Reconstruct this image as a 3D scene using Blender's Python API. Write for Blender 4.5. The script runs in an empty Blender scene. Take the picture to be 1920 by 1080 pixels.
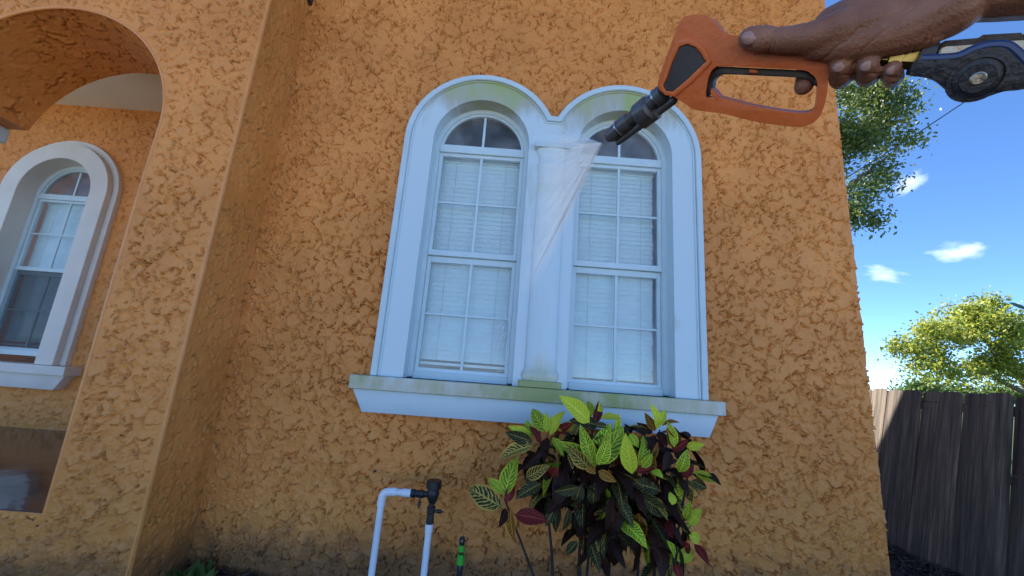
import bpy, bmesh, math, random
import numpy as np
from mathutils import Vector, Matrix
from mathutils.geometry import tessellate_polygon
random.seed(7); rng = np.random.default_rng(7)
scene = bpy.context.scene
col = scene.collection
# ------------------------------------------------------------------ camera
F_PX, PITCH, ROLL = 740.0, math.radians(12.2), math.radians(4.27)
CAM = Vector((0, 0, 1.5))
_R0 = Vector((1, 0, 0)); _U0 = Vector((0, -math.sin(PITCH), math.cos(PITCH)))
CF = Vector((0, math.cos(PITCH), math.sin(PITCH)))
CR = _R0*math.cos(ROLL) + _U0*math.sin(ROLL)
CU = -_R0*math.sin(ROLL) + _U0*math.cos(ROLL)
cd = bpy.data.cameras.new('camera'); cam = bpy.data.objects.new('camera', cd); col.objects.link(cam)
cd.sensor_width = 36; cd.lens = F_PX/1920*36; cd.clip_start = 0.02; cd.clip_end = 6000
cam.matrix_world = Matrix.Translation(CAM) @ Matrix((CR, CU, -CF)).transposed().to_4x4()
scene.camera = cam
# ------------------------------------------------------------------ sky, sun, exposure
SUN = Vector((-1.2, 1.6, 1.9)).normalized()
world = bpy.data.worlds.new('World'); scene.world = world; world.use_nodes = True
wn = world.node_tree.nodes; wl = world.node_tree.links
bg = wn['Background']; sky = wn.new('ShaderNodeTexSky'); sky.sky_type = 'NISHITA'; sky.sun_disc = False
sky.sun_elevation = math.asin(SUN.z); sky.sun_rotation = math.atan2(SUN.x, SUN.y)
sky.air_density = .48; sky.dust_density = 0.0; sky.ozone_density = 3.5; sky.altitude = 1200
hsv = wn.new('ShaderNodeHueSaturation'); hsv.inputs['Saturation'].default_value = 1.1
wl.new(sky.outputs['Color'], hsv.inputs['Color']); wl.new(hsv.outputs['Color'], bg.inputs['Color']); bg.inputs['Strength'].default_value = 0.14
sd = bpy.data.lights.new('sun', 'SUN'); sd.energy = 5.0; sd.angle = math.radians(0.53); sd.color = (1, 0.95, 0.87)
so = bpy.data.objects.new('sun', sd); col.objects.link(so); so.location = (-10, 14, 20)
so.rotation_euler = SUN.to_track_quat('Z', 'Y').to_euler()
scene.view_settings.view_transform = 'Standard'; scene.view_settings.look = 'None'
scene.view_settings.gamma = 1; scene.view_settings.exposure = 1.75
scene.cycles.max_bounces = 16; scene.cycles.diffuse_bounces = 6; scene.cycles.volume_bounces = 10
scene.cycles.transparent_max_bounces = 96

# ------------------------------------------------------------------ helpers
def ray(u, v): return CR*(u-960) + CU*(540-v) + CF*F_PX
def atY(u, v, Y):
    d = ray(u, v); return CAM + d*(Y/d.y)
def atD(u, v, depth): return CAM + ray(u, v)*(depth/F_PX)
def link(o, parent=None):
    col.objects.link(o)
    if parent: o.parent = parent
    return o
def tag(o, label=None, cat=None, group=None, kind=None):
    if label: o['label'] = label
    if cat: o['category'] = cat
    if group: o['group'] = group
    if kind: o['kind'] = kind
    return o
def thing(name, label, cat, loc=(0, 0, 0), group=None):
    o = bpy.data.objects.new(name, None); o.location = loc; o.empty_display_size = 0.1
    col.objects.link(o); return tag(o, label, cat, group)
def set_world(o, parent):
    """parent keeps world placement (parents are only translated)"""
    o.parent = parent
    if parent: 
        p = Vector((0, 0, 0)); q = parent
        while q: p += Vector(q.location); q = q.parent
        o.location = Vector(o.location) - p
    return o
def mesh_obj(name, verts, faces, mat, parent=None, smooth=False, uvs=None):
    me = bpy.data.meshes.new(name); me.from_pydata([tuple(v) for v in verts], [], faces); me.update()
    if smooth: me.polygons.foreach_set('use_smooth', [True]*len(me.polygons))
    if mat: me.materials.append(mat)
    o = bpy.data.objects.new(name, me); col.objects.link(o); set_world(o, parent); return o
def bm_obj(name, bm, mat, parent=None, smooth=False, angle=None):
    bmesh.ops.recalc_face_normals(bm, faces=bm.faces[:])
    me = bpy.data.meshes.new(name); bm.to_mesh(me); bm.free()
    if smooth:
        me.polygons.foreach_set('use_smooth', [True]*len(me.polygons))
        if angle: me.set_sharp_from_angle(angle=math.radians(angle))
    if mat: me.materials.append(mat)
    o = bpy.data.objects.new(name, me); col.objects.link(o); set_world(o, parent); return o
def add_box(bm, x0, x1, y0, y1, z0, z1, bev=0.0):
    r = bmesh.ops.create_cube(bm, size=1)
    for v in r['verts']:
        v.co = Vector(((x0+x1)/2+v.co.x*(x1-x0), (y0+y1)/2+v.co.y*(y1-y0), (z0+z1)/2+v.co.z*(z1-z0)))
    if bev:
        es = list({e for v in r['verts'] for e in v.link_edges})
        bmesh.ops.bevel(bm, geom=es, offset=bev, segments=2, affect='EDGES', profile=0.5)
def box(name, x0, x1, y0, y1, z0, z1, mat, parent=None, bev=0.0):
    bm = bmesh.new(); add_box(bm, x0, x1, y0, y1, z0, z1, bev); return bm_obj(name, bm, mat, parent)
def frame_of(d):
    d = d.normalized(); a = Vector((0, 0, 1)) if abs(d.z) < .9 else Vector((1, 0, 0))
    s = d.cross(a).normalized(); return s, d.cross(s).normalized()
def add_tube(bm, pts, radii, n=12, cap=True):
    pts = [Vector(p) for p in pts]; rings = []
    if not hasattr(radii, '__len__'): radii = [radii]*len(pts)
    s = None
    for i, p in enumerate(pts):
        d = (pts[min(i+1, len(pts)-1)] - pts[max(i-1, 0)])
        if s is None: s, t = frame_of(d)
        else:
            dn = d.normalized(); s = (s - dn*s.dot(dn)).normalized(); t = dn.cross(s)
        rings.append([bm.verts.new(p + (s*math.cos(2*math.pi*k/n) + t*math.sin(2*math.pi*k/n))*radii[i]) for k in range(n)])
    for a, b in zip(rings, rings[1:]):
        for k in range(n): bm.faces.new((a[k], a[(k+1) % n], b[(k+1) % n], b[k]))
    if cap: bm.faces.new(rings[0][::-1]); bm.faces.new(rings[-1])
def tube(name, pts, radii, mat, parent=None, n=14, angle=35):
    bm = bmesh.new(); add_tube(bm, pts, radii, n); return bm_obj(name, bm, mat, parent, True, angle)
def lathe_axis(name, base, axis, prof, mat, parent=None, n=20, angle=35):
    """prof: list of (distance along axis, radius)"""
    bm = bmesh.new(); a = Vector(axis).normalized(); s, t = frame_of(a); b = Vector(base); rings = []
    for h, r in prof:
        rings.append([bm.verts.new(b + a*h + (s*math.cos(2*math.pi*k/n)+t*math.sin(2*math.pi*k/n))*r) for k in range(n)])
    for p, q in zip(rings, rings[1:]):
        for k in range(n): bm.faces.new((p[k], p[(k+1) % n], q[(k+1) % n], q[k]))
    bm.faces.new(rings[0][::-1]); bm.faces.new(rings[-1])
    return bm_obj(name, bm, mat, parent, True, angle)
def prism(name, loops, O, A, B, N, t0, t1, mat, parent=None, bev=0, seg=3, smooth=True, angle=40, holes_t1=None):
    """flat outline with holes in the plane O+A*a+B*b, thick from t0 to t1 along N"""
    flat = [[Vector((a, b, 0)) for a, b in L] for L in loops]
    tris = tessellate_polygon(flat); vs = [p for L in flat for p in L]; n = len(vs)
    bm = bmesh.new()
    f = [bm.verts.new(O + A*p.x + B*p.y + N*t0) for p in vs]; g = [bm.verts.new(O + A*p.x + B*p.y + N*t1) for p in vs]
    for t in tris:
        try:
            bm.faces.new([f[i] for i in t]); bm.faces.new([g[i] for i in t[::-1]])
        except ValueError: pass
    k = 0
    for L in flat:
        m = len(L)
        for i in range(m): bm.faces.new((f[k+i], f[k+(i+1) % m], g[k+(i+1) % m], g[k+i]))
        k += m
    bmesh.ops.recalc_face_normals(bm, faces=bm.faces[:])
    if bev:
        es = [e for e in bm.edges if len(e.link_faces) == 2 and e.calc_face_angle(0) > 1.2]
        bmesh.ops.bevel(bm, geom=es, offset=bev, segments=seg, affect='EDGES', profile=0.5, clamp_overlap=True)
    return bm_obj(name, bm, mat, parent, smooth, angle)
def catmull(P, n=4, closed=True):
    out = []; m = len(P); P = [Vector(p) for p in P]
    for i in range(m if closed else m-1):
        p0, p1, p2, p3 = (P[(i-1) % m], P[i], P[(i+1) % m], P[(i+2) % m]) if closed else (P[max(i-1, 0)], P[i], P[i+1], P[min(i+2, m-1)])
        for k in range(n):
            t = k/n
            out.append(0.5*((2*p1) + (p2-p0)*t + (2*p0-5*p1+4*p2-p3)*t*t + (3*p1-p0-3*p2+p3)*t**3))
    if not closed: out.append(P[-1])
    return out

# ---- noise in numpy
_perm = rng.permutation(256); _perm = np.concatenate([_perm, _perm]); _g = rng.uniform(0, 2*np.pi, 256); _gx, _gy = np.cos(_g), np.sin(_g)
def perlin(x, y, seed=0):
    x = np.asarray(x, float) + seed*17.31; y = np.asarray(y, float) + seed*9.73
    xi = np.floor(x).astype(int); yi = np.floor(y).astype(int); xf = x-xi; yf = y-yi
    def gr(i, j, dx, dy):
        h = _perm[(_perm[i & 255] + j) & 255]; return _gx[h]*dx + _gy[h]*dy
    u = xf**3*(xf*(xf*6-15)+10); v = yf**3*(yf*(yf*6-15)+10)
    a = gr(xi, yi, xf, yf); b = gr(xi+1, yi, xf-1, yf); c = gr(xi, yi+1, xf, yf-1); d = gr(xi+1, yi+1, xf-1, yf-1)
    return (a+u*(b-a))*(1-v) + (c+u*(d-c))*v
def sstep(a, b, x):
    t = np.clip((x-a)/(b-a), 0, 1); return t*t*(3-2*t)
def flakes(x, y, seed, f=9.0):
    """troweled stucco on a regular grid: ragged overlapping flakes, each a tilted plate with a sharp lip (heights 0..~1)"""
    r = np.random.default_rng(seed)
    x0, y0, cu, cv = x[0, 0], y[0, 0], x[0, 1]-x[0, 0], y[1, 0]-y[0, 0]; nv, nu = x.shape
    wx = x + .030*perlin(x*14, y*14, seed+1) + .016*perlin(x*38, y*38, seed+2) + .008*perlin(x*80, y*80, seed+8)
    wy = y + .030*perlin(x*14, y*14, seed+3) + .016*perlin(x*38, y*38, seed+4) + .008*perlin(x*80, y*80, seed+9)
    h = .15*perlin(x*6, y*6, seed+5)
    W, Hh = cu*nu, cv*nv; k = 9.0/f; n = int(W*Hh*560/k**2)
    cx = r.uniform(x0, x0+W, n); cy = r.uniform(y0, y0+Hh, n); ra = r.uniform(.013, .066, n)*k; el = r.uniform(.4, 1.0, n); ang = r.uniform(0, np.pi, n)
    ta = r.uniform(0, 2*np.pi, n); ts = r.uniform(.08, .42, n); hh = r.uniform(.0, .2, n); gd = .12+1.1*r.uniform(0, 1, n)**1.2; gt = r.uniform(-.3, 1.0, n); gw_ = r.uniform(.0046, .0076, n)
    for i in range(n):
        R = ra[i]+.05
        i0, i1 = max(int((cx[i]-R-x0)/cu), 0), min(int((cx[i]+R-x0)/cu)+2, nu); j0, j1 = max(int((cy[i]-R-y0)/cv), 0), min(int((cy[i]+R-y0)/cv)+2, nv)
        if i1-i0 < 2 or j1-j0 < 2: continue
        dx = wx[j0:j1, i0:i1]-cx[i]; dy = wy[j0:j1, i0:i1]-cy[i]; c, s_ = math.cos(ang[i]), math.sin(ang[i])
        e = np.hypot(dx*c+dy*s_, (dy*c-dx*s_)/el[i])/ra[i]
        t = (dx*math.cos(ta[i])+dy*math.sin(ta[i]))/ra[i]
        side = sstep(gt[i]-.15, gt[i]+.15, t)
        p = hh[i]+ts[i]*t+.26*side*sstep(.7, .98, e)
        g = gd[i]*side*(e < 1+gw_[i]/ra[i])
        sub = h[j0:j1, i0:i1]; w_ = np.maximum(side, sstep(1.0, .55, e))
        sub[...] = np.where(e < 1, sub*(1-w_)+p*w_, np.where(g > .05, np.minimum(sub, -1.45*g), sub))
    return h + .05*perlin(x*60, y*60, seed+20)

# ---- materials
def newmat(name):
    m = bpy.data.materials.new(name); m.use_nodes = True
    return m, m.node_tree.nodes, m.node_tree.links, m.node_tree.nodes['Principled BSDF']
def pm(name, c1, c2=None, scale=6.0, rough=.5, bump=0.0, bscale=60.0, metallic=0.0, spec=.5, stretch=None, rvar=.12, coat=0, lo=.35, hi=.65):
    m, N, L, b = newmat(name)
    c2 = c2 or tuple(x*.8 for x in c1)
    tc = N.new('ShaderNodeTexCoord'); mp = N.new('ShaderNodeMapping'); L.new(tc.outputs['Object'], mp.inputs['Vector'])
    if stretch: mp.inputs['Scale'].default_value = stretch
    nz = N.new('ShaderNodeTexNoise'); nz.inputs['Scale'].default_value = scale; nz.inputs['Detail'].default_value = 6; nz.inputs['Roughness'].default_value = .6
    L.new(mp.outputs['Vector'], nz.inputs['Vector'])
    cr = N.new('ShaderNodeValToRGB'); cr.color_ramp.elements[0].position = lo; cr.color_ramp.elements[1].position = hi
    cr.color_ramp.elements[0].color = (*c2, 1); cr.color_ramp.elements[1].color = (*c1, 1)
    L.new(nz.outputs['Fac'], cr.inputs['Fac']); L.new(cr.outputs['Color'], b.inputs['Base Color'])
    mr = N.new('ShaderNodeMapRange'); mr.inputs['To Min'].default_value = max(rough-rvar, .03); mr.inputs['To Max'].default_value = min(rough+rvar, 1)
    L.new(nz.outputs['Fac'], mr.inputs['Value']); L.new(mr.outputs['Result'], b.inputs['Roughness'])
    b.inputs['Metallic'].default_value = metallic; b.inputs['Specular IOR Level'].default_value = spec; b.inputs['Coat Weight'].default_value = coat
    if bump:
        n2 = N.new('ShaderNodeTexNoise'); n2.inputs['Scale'].default_value = bscale; n2.inputs['Detail'].default_value = 4
        L.new(mp.outputs['Vector'], n2.inputs['Vector'])
        bp = N.new('ShaderNodeBump'); bp.inputs['Strength'].default_value = bump; bp.inputs['Distance'].default_value = .01
        L.new(n2.outputs['Fac'], bp.inputs['Height']); L.new(bp.outputs['Normal'], b.inputs['Normal'])
    return m
M = {}
M['stucco'] = pm('stucco', (.75, .298, .076), (.65, .246, .057), 2.2, .44, .6, 42, rvar=.2, spec=.22)
def weather_stucco(m):
    """sun fading in broad patches, and soil splashed up the foot of the wall"""
    N, L = m.node_tree.nodes, m.node_tree.links; b = N['Principled BSDF']; src = b.inputs['Base Color'].links[0].from_socket
    geo = N.new('ShaderNodeNewGeometry'); sx = N.new('ShaderNodeSeparateXYZ'); L.new(geo.outputs['Position'], sx.inputs[0])
    n1 = N.new('ShaderNodeTexNoise'); n1.inputs['Scale'].default_value = .8; n1.inputs['Detail'].default_value = 5; L.new(geo.outputs['Position'], n1.inputs['Vector'])
    n2 = N.new('ShaderNodeTexNoise'); n2.inputs['Scale'].default_value = 7; n2.inputs['Detail'].default_value = 7; n2.inputs['Roughness'].default_value = .7; L.new(geo.outputs['Position'], n2.inputs['Vector'])
    hs = N.new('ShaderNodeHueSaturation'); mr = N.new('ShaderNodeMapRange'); mr.inputs['From Min'].default_value = .3; mr.inputs['From Max'].default_value = .7; mr.inputs['To Min'].default_value = .86; mr.inputs['To Max'].default_value = 1.08; L.new(n1.outputs['Fac'], mr.inputs['Value']); L.new(mr.outputs['Result'], hs.inputs['Value']); L.new(src, hs.inputs['Color'])
    ma = N.new('ShaderNodeMath'); ma.operation = 'MULTIPLY_ADD'; ma.inputs[1].default_value = -.55; L.new(n2.outputs['Fac'], ma.inputs[0]); L.new(sx.outputs['Z'], ma.inputs[2])
    m2 = N.new('ShaderNodeMapRange'); m2.interpolation_type = 'SMOOTHSTEP'; m2.inputs['From Min'].default_value = .22; m2.inputs['From Max'].default_value = -.16; m2.inputs['To Max'].default_value = .75; L.new(ma.outputs[0], m2.inputs['Value'])
    mx = N.new('ShaderNodeMix'); mx.data_type = 'RGBA'; L.new(m2.outputs['Result'], mx.inputs['Factor']); L.new(hs.outputs['Color'], mx.inputs['A']); mx.inputs['B'].default_value = (.07, .045, .03, 1)
    L.new(mx.outputs['Result'], b.inputs['Base Color'])
weather_stucco(M['stucco'])
M['bead'] = pm('stucco_bead', (.75, .298, .076), (.66, .25, .06), 5, .42, .15, 60)
M['white'] = pm('white_paint', (.55, .665, .69), (.49, .60, .62), 3, .36, .06, 40)
M['ivory'] = pm('ivory_trim', (.74, .69, .61), (.67, .62, .54), 3, .45, .06, 40)
M['vinyl'] = pm('white_vinyl', (.58, .70, .72), (.53, .65, .67), 8, .35, .0)
M['ceiling'] = pm('ceiling_paint', (.82, .80, .76), (.76, .74, .70), 2, .5, .05, 30)
M['floor'] = pm('wet_floor', (.06, .052, .05), (.035, .03, .03), 4, .09, .25, 7, rvar=.07)
M['dark'] = pm('dark_interior', (.58, .55, .52), (.5, .48, .45), 2, .8)
M['blind'] = pm('blind', (.78, .96, .96), (.74, .92, .92), 5, .5)
M['brown'] = pm('brown_fascia', (.05, .03, .022), None, 8, .5)
M['roof'] = pm('roof_tile', (.12, .08, .06), (.07, .05, .04), 9, .8, .4, 30)

def algae_mat(name, zlo, zhi, amount, streak=(9, 9, 2.2), base=(.55, .665, .69), green=(.34, .42, .13), grey=(.42, .42, .34), floorlevel=None):
    """white paint with algae that grows in streaks between two heights"""
    m, N, L, b = newmat(name)
    tc = N.new('ShaderNodeTexCoord'); geo = N.new('ShaderNodeNewGeometry')
    mp = N.new('ShaderNodeMapping'); mp.inputs['Scale'].default_value = streak; L.new(geo.outputs['Position'], mp.inputs['Vector'])
    n1 = N.new('ShaderNodeTexNoise'); n1.inputs['Scale'].default_value = 1.0; n1.inputs['Detail'].default_value = 7; n1.inputs['Roughness'].default_value = .65; L.new(mp.outputs['Vector'], n1.inputs['Vector'])
    n2 = N.new('ShaderNodeTexNoise'); n2.inputs['Scale'].default_value = 1.6; n2.inputs['Detail'].default_value = 3; L.new(geo.outputs['Position'], n2.inputs['Vector'])
    sx = N.new('ShaderNodeSeparateXYZ'); L.new(geo.outputs['Position'], sx.inputs[0])
    mr = N.new('ShaderNodeMapRange'); mr.interpolation_type = 'SMOOTHSTEP'
    mr.inputs['From Min'].default_value = zlo; mr.inputs['From Max'].default_value = zhi; L.new(sx.outputs['Z'], mr.inputs['Value'])
    ad = N.new('ShaderNodeMath'); ad.operation = 'MULTIPLY_ADD'; L.new(mr.outputs['Result'], ad.inputs[0]); ad.inputs[1].default_value = amount; L.new(n1.outputs['Fac'], ad.inputs[2])
    ad2 = N.new('ShaderNodeMath'); ad2.operation = 'MULTIPLY_ADD'; L.new(n2.outputs['Fac'], ad2.inputs[0]); ad2.inputs[1].default_value = 1.1; L.new(ad.outputs[0], ad2.inputs[2])
    cr = N.new('ShaderNodeValToRGB'); e = cr.color_ramp.elements
    e[0].position = .60; e[0].color = (*base, 1); e[1].position = .93; e[1].color = (*green, 1)
    x = e.new(.76); x.color = (*grey, 1)
    sc = N.new('ShaderNodeMath'); sc.operation = 'MULTIPLY'; sc.inputs[1].default_value = 1/2; L.new(ad2.outputs[0], sc.inputs[0])
    L.new(sc.outputs[0], cr.inputs['Fac']); L.new(cr.outputs['Color'], b.inputs['Base Color'])
    b.inputs['Roughness'].default_value = .33
    bp = N.new('ShaderNodeBump'); bp.inputs['Strength'].default_value = .05; bp.inputs['Distance'].default_value = .01
    L.new(n1.outputs['Fac'], bp.inputs['Height']); L.new(bp.outputs['Normal'], b.inputs['Normal'])
    return m
M['surround'] = algae_mat('surround_paint', 3.36, 3.92, .62)
M['surround_plain'] = M['white']
M['sill'] = algae_mat('sill_paint', 1.0, 1.36, .60, streak=(7, 7, 3.0), green=(.27, .31, .10), grey=(.50, .48, .37))
M['base_alg'] = algae_mat('column_base_paint', 1.75, 1.42, .45, green=(.34, .42, .24), grey=(.55, .58, .48))

def glass_mat():
    m, N, L, b = newmat('window_glass'); N.remove(b); out = N['Material Output']
    tr = N.new('ShaderNodeBsdfTransparent'); tr.inputs['Color'].default_value = (.97, .98, .98, 1)
    gl = N.new('ShaderNodeBsdfGlossy'); gl.inputs['Roughness'].default_value = .015
    fr = N.new('ShaderNodeFresnel'); fr.inputs['IOR'].default_value = 1.55
    geo = N.new('ShaderNodeNewGeometry'); nz = N.new('ShaderNodeTexNoise'); nz.inputs['Scale'].default_value = 2.3; nz.inputs['Detail'].default_value = 1
    L.new(geo.outputs['Position'], nz.inputs['Vector'])
    bp = N.new('ShaderNodeBump'); bp.inputs['Strength'].default_value = .04; bp.inputs['Distance'].default_value = .02; L.new(nz.outputs['Fac'], bp.inputs['Height'])
    L.new(bp.outputs['Normal'], gl.inputs['Normal'])
    mx = N.new('ShaderNodeMixShader'); L.new(fr.outputs[0], mx.inputs[0]); L.new(tr.outputs[0], mx.inputs[1]); L.new(gl.outputs[0], mx.inputs[2])
    du = N.new('ShaderNodeBsdfDiffuse'); du.inputs['Color'].default_value = (.75, .78, .80, 1)          # thin film of dust and hard water
    n2 = N.new('ShaderNodeTexNoise'); n2.inputs['Scale'].default_value = 5; n2.inputs['Detail'].default_value = 6; L.new(geo.outputs['Position'], n2.inputs['Vector'])
    mr = N.new('ShaderNodeMapRange'); mr.inputs['From Min'].default_value = .3; mr.inputs['From Max'].default_value = .75; mr.inputs['To Min'].default_value = .05; mr.inputs['To Max'].default_value = .26; L.new(n2.outputs['Fac'], mr.inputs['Value'])
    m2 = N.new('ShaderNodeMixShader'); L.new(mr.outputs['Result'], m2.inputs[0]); L.new(mx.outputs[0], m2.inputs[1]); L.new(du.outputs[0], m2.inputs[2])
    L.new(m2.outputs[0], out.inputs['Surface']); return m
M['glass'] = glass_mat()
_m, _N, _L, _b = newmat('insect_screen'); _t = _N.new('ShaderNodeBsdfTransparent'); _x = _N.new('ShaderNodeMixShader'); _x.inputs[0].default_value = .55
_b.inputs['Base Color'].default_value = (.03, .03, .032, 1); _b.inputs['Roughness'].default_value = .7
_L.new(_t.outputs[0], _x.inputs[1]); _L.new(_b.outputs[0], _x.inputs[2]); _L.new(_x.outputs[0], _N['Material Output'].inputs['Surface']); M['screen'] = _m
M['wood'] = None

# ------------------------------------------------------------------ ground
def ground_mat():
    m, N, L, b = newmat('ground')
    geo = N.new('ShaderNodeNewGeometry'); sx = N.new('ShaderNodeSeparateXYZ'); L.new(geo.outputs['Position'], sx.inputs[0])
    n = N.new('ShaderNodeTexNoise'); n.inputs['Scale'].default_value = 14; n.inputs['Detail'].default_value = 8; L.new(geo.outputs['Position'], n.inputs['Vector'])
    cr = N.new('ShaderNodeValToRGB'); cr.color_ramp.elements[0].color = (.26, .235, .20, 1); cr.color_ramp.elements[1].color = (.36, .325, .28, 1)
    L.new(n.outputs['Fac'], cr.inputs['Fac']); L.new(cr.outputs['Color'], b.inputs['Base Color']); b.inputs['Roughness'].default_value = .85
    return m
g = mesh_obj('bounce_paving', [(-40, -60, -.06), (60, -60, -.06), (60, -1.2, -.06), (-40, -1.2, -.06)], [(0, 1, 2, 3)], ground_mat()); tag(g, kind='structure')  # unseen paving, added to bounce warm sunlight onto the facade
grass = pm('lawn', (.06, .10, .022), (.035, .06, .012), 3, .9, .5, 80)
g = mesh_obj('ground', [(-900, -900, -.1), (900, -900, -.1), (900, 1500, -.1), (-900, 1500, -.1)], [(0, 1, 2, 3)], grass); tag(g, kind='structure')
soil = pm('soil', (.025, .017, .013), (.012, .009, .008), 9, .85, .8, 40)
nx, ny = 120, 60
xs = np.linspace(-8, 7, nx); ys = np.linspace(-1.25, 7.5, ny); gx, gy = np.meshgrid(xs, ys)
gz = .0 + .02*perlin(gx*3, gy*3, 3) + +.05*np.exp(-((gx+1.75)/.4)**2-((gy-2.95)/.3)**2) + .03*sstep(3.4, 4.2, gx)
vs = np.stack([gx, gy, gz], -1).reshape(-1, 3)
fs = [(j*nx+i, j*nx+i+1, (j+1)*nx+i+1, (j+1)*nx+i) for j in range(ny-1) for i in range(nx-1)]
g = mesh_obj('planting_bed', vs, fs, soil, smooth=True); tag(g, kind='structure')
# mulch chips
def chips():
    V, Fc = [], []
    def chip(x, y, z, l, w, h):
        a = random.uniform(0, math.pi); t = random.uniform(-.5, .5); r = Matrix.Rotation(a, 3, 'Z') @ Matrix.Rotation(t, 3, 'Y')
        k = len(V)
        for sx in (-1, 1):
            for sy in (-1, 1):
                for sz in (-1, 1):
                    V.append(Vector((x, y, z)) + r @ Vector((sx*l*(1-.3*random.random()), sy*w*(1-.4*random.random()), sz*h)))
        for f in ((0, 1, 3, 2), (4, 6, 7, 5), (0, 4, 5, 1), (2, 3, 7, 6), (0, 2, 6, 4), (1, 5, 7, 3)): Fc.append(tuple(k+i for i in f))
    for _ in range(2600):
        x = random.uniform(2.7, 4.3); y = random.uniform(3.0, 6.0); chip(x, y, .045+random.uniform(-.01, .025), random.uniform(.012, .04), random.uniform(.006, .014), random.uniform(.002, .006))
    for _ in range(900):
        x = random.uniform(-2.1, 2.4); y = random.uniform(2.75, 2.97); hump = .06*math.exp(-((x+1.7)/.4)**2)
        chip(x, y, .015+hump+random.uniform(-.01, .03), random.uniform(.015, .05), random.uniform(.006, .014), random.uniform(.002, .006))
    return V, Fc
V, Fc = chips()
mulch = pm('mulch', (.075, .042, .028), (.02, .012, .009), 25, .75)
o = mesh_obj('mulch', V, Fc, mulch); tag(o, 'dark brown bark mulch strewn along wall and fence', 'mulch', kind='stuff')

# ------------------------------------------------------------------ house
house = thing('stucco_house', 'orange stucco house with white arched window trim and arched porch', 'house', (0, 3.0, 0))
YW, YP, YR = 3.0, 2.53, 4.68       # main wall, porch front, porch rear wall
XI, XC, XJ, XW = -2.03, -2.02, -2.58, 2.72
def stucco_panel(name, u0, u1, v0, v1, cell, place, nrm, keep=None, snap=None, amp=.008, seed=0, f=9.0, fade=None, parent=house):
    nu = int(round((u1-u0)/cell))+1; nv = int(round((v1-v0)/cell))+1
    U, Vv = np.meshgrid(np.linspace(u0, u1, nu), np.linspace(v0, v1, nv))
    h = flakes(U, Vv, seed, f)*amp
    if fade is not None: h = h*fade(U, Vv)
    fu, fv = U.copy(), Vv.copy()
    if snap is not None: fu, fv = snap(fu, fv, cell)
    P = place(fu, fv, h).reshape(-1, 3)
    idx = np.arange(nu*nv).reshape(nv, nu)
    q = np.stack([idx[:-1, :-1], idx[:-1, 1:], idx[1:, 1:], idx[1:, :-1]], -1).reshape(-1, 4)
    if keep is not None:
        cu = (U[:-1, :-1]+U[1:, 1:]).ravel()/2; cv = (Vv[:-1, :-1]+Vv[1:, 1:]).ravel()/2
        q = q[keep(cu, cv)]
    used = np.zeros(len(P), bool); used[q.ravel()] = True
    remap = np.cumsum(used)-1; P = P[used]; q = remap[q]
    p0 = np.array(parent.location); P = P - p0
    me = bpy.data.meshes.new(name); me.vertices.add(len(P)); me.vertices.foreach_set('co', P.ravel().astype(np.float32))
    me.loops.add(len(q)*4); me.loops.foreach_set('vertex_index', q.ravel().astype(np.int32))
    me.polygons.add(len(q)); me.polygons.foreach_set('loop_start', (np.arange(len(q))*4).astype(np.int32)); me.polygons.foreach_set('loop_total', np.full(len(q), 4, np.int32))
    me.polygons.foreach_set('use_smooth', np.ones(len(q), bool)); me.update(calc_edges=True); me.validate()
    me.materials.append(M['stucco']); o = bpy.data.objects.new(name, me); col.objects.link(o); o.parent = parent
    return o
# twin window numbers
CL, CRW, RO, SPR, ZV, ZB = -.344, .844, .63, 3.35, 3.63, 1.415
def twin(off, zb=ZB, n=24):
    r = RO-off; zv = ZV-off; a = math.asin(min((zv-SPR)/r, 1)); P = [(CL-r, zb)]
    for k in range(n+1):
        t = math.pi - (math.pi-a)*k/n; P.append((CL+r*math.cos(t), SPR+r*math.sin(t)))
    for k in range(n+1):
        t = (math.pi-a)*(1-k/n); P.append((CRW+r*math.cos(t), SPR+r*math.sin(t)))
    P.append((CRW+r, zb)); return P
def in_twin(u, v, off):
    r = RO-off
    a = (np.abs(u-CL) < r) & (v < SPR); b = (np.abs(u-CRW) < r) & (v < SPR)
    c = ((u-CL)**2+(v-SPR)**2 < r*r) | ((u-CRW)**2+(v-SPR)**2 < r*r) | ((u > CL) & (u < CRW) & (v < ZV-off))
    return (a | b | c) & (v > 1.2)
stucco_panel('wall', XI-.005, XW, -.05, 5.4, .0060, lambda u, v, h: np.stack([u, np.full_like(u, YW)-h, v], -1), None,
             keep=lambda u, v: ~in_twin(u, v, .03), amp=.030, seed=1, f=9.5)
# porch front with arch
AC, AR, ASP, FLZ, YB = -3.5, .92, 3.04, .52, 3.2
ALZ = 3.29; ALX = AC - math.sqrt(AR**2-(ALZ-ASP)**2)
def in_arch(u, v):
    return ((u-AC)**2+(v-ASP)**2 < AR**2) | ((u < XJ) & (u > AC) & (v < ASP) & (v > FLZ)) | ((u <= AC) & (v < ALZ) & (v > FLZ) & ((u < ALX) | (v < ASP)))
XPW, GHP, OHP, SPRP = -5.70, .385, .445, 3.27
def arch_snap(u, v, c):
    u, v = u.copy(), v.copy()
    d = np.hypot(u-AC, v-ASP); s = (np.abs(d-AR) < c*.72) & (v > ASP-c)
    k = AR/np.maximum(d, 1e-6); u[s] = AC+(u[s]-AC)*k[s]; v[s] = ASP+(v[s]-ASP)*k[s]
    s = (np.abs(u-XJ) < c*.72) & (v <= ASP) & (v > FLZ-.02); u[s] = XJ
    return u, v
def edge_fade(u, v):
    d = np.minimum(np.abs(u-XC), np.abs(np.hypot(u-AC, v-ASP)-AR)); d = np.minimum(d, np.where(v < ASP, np.abs(u-XJ), 9)); d = np.minimum(d, np.where(u < XJ+.02, np.abs(v-FLZ), 9))
    return .12+.88*sstep(.012, .045, d)
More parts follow.
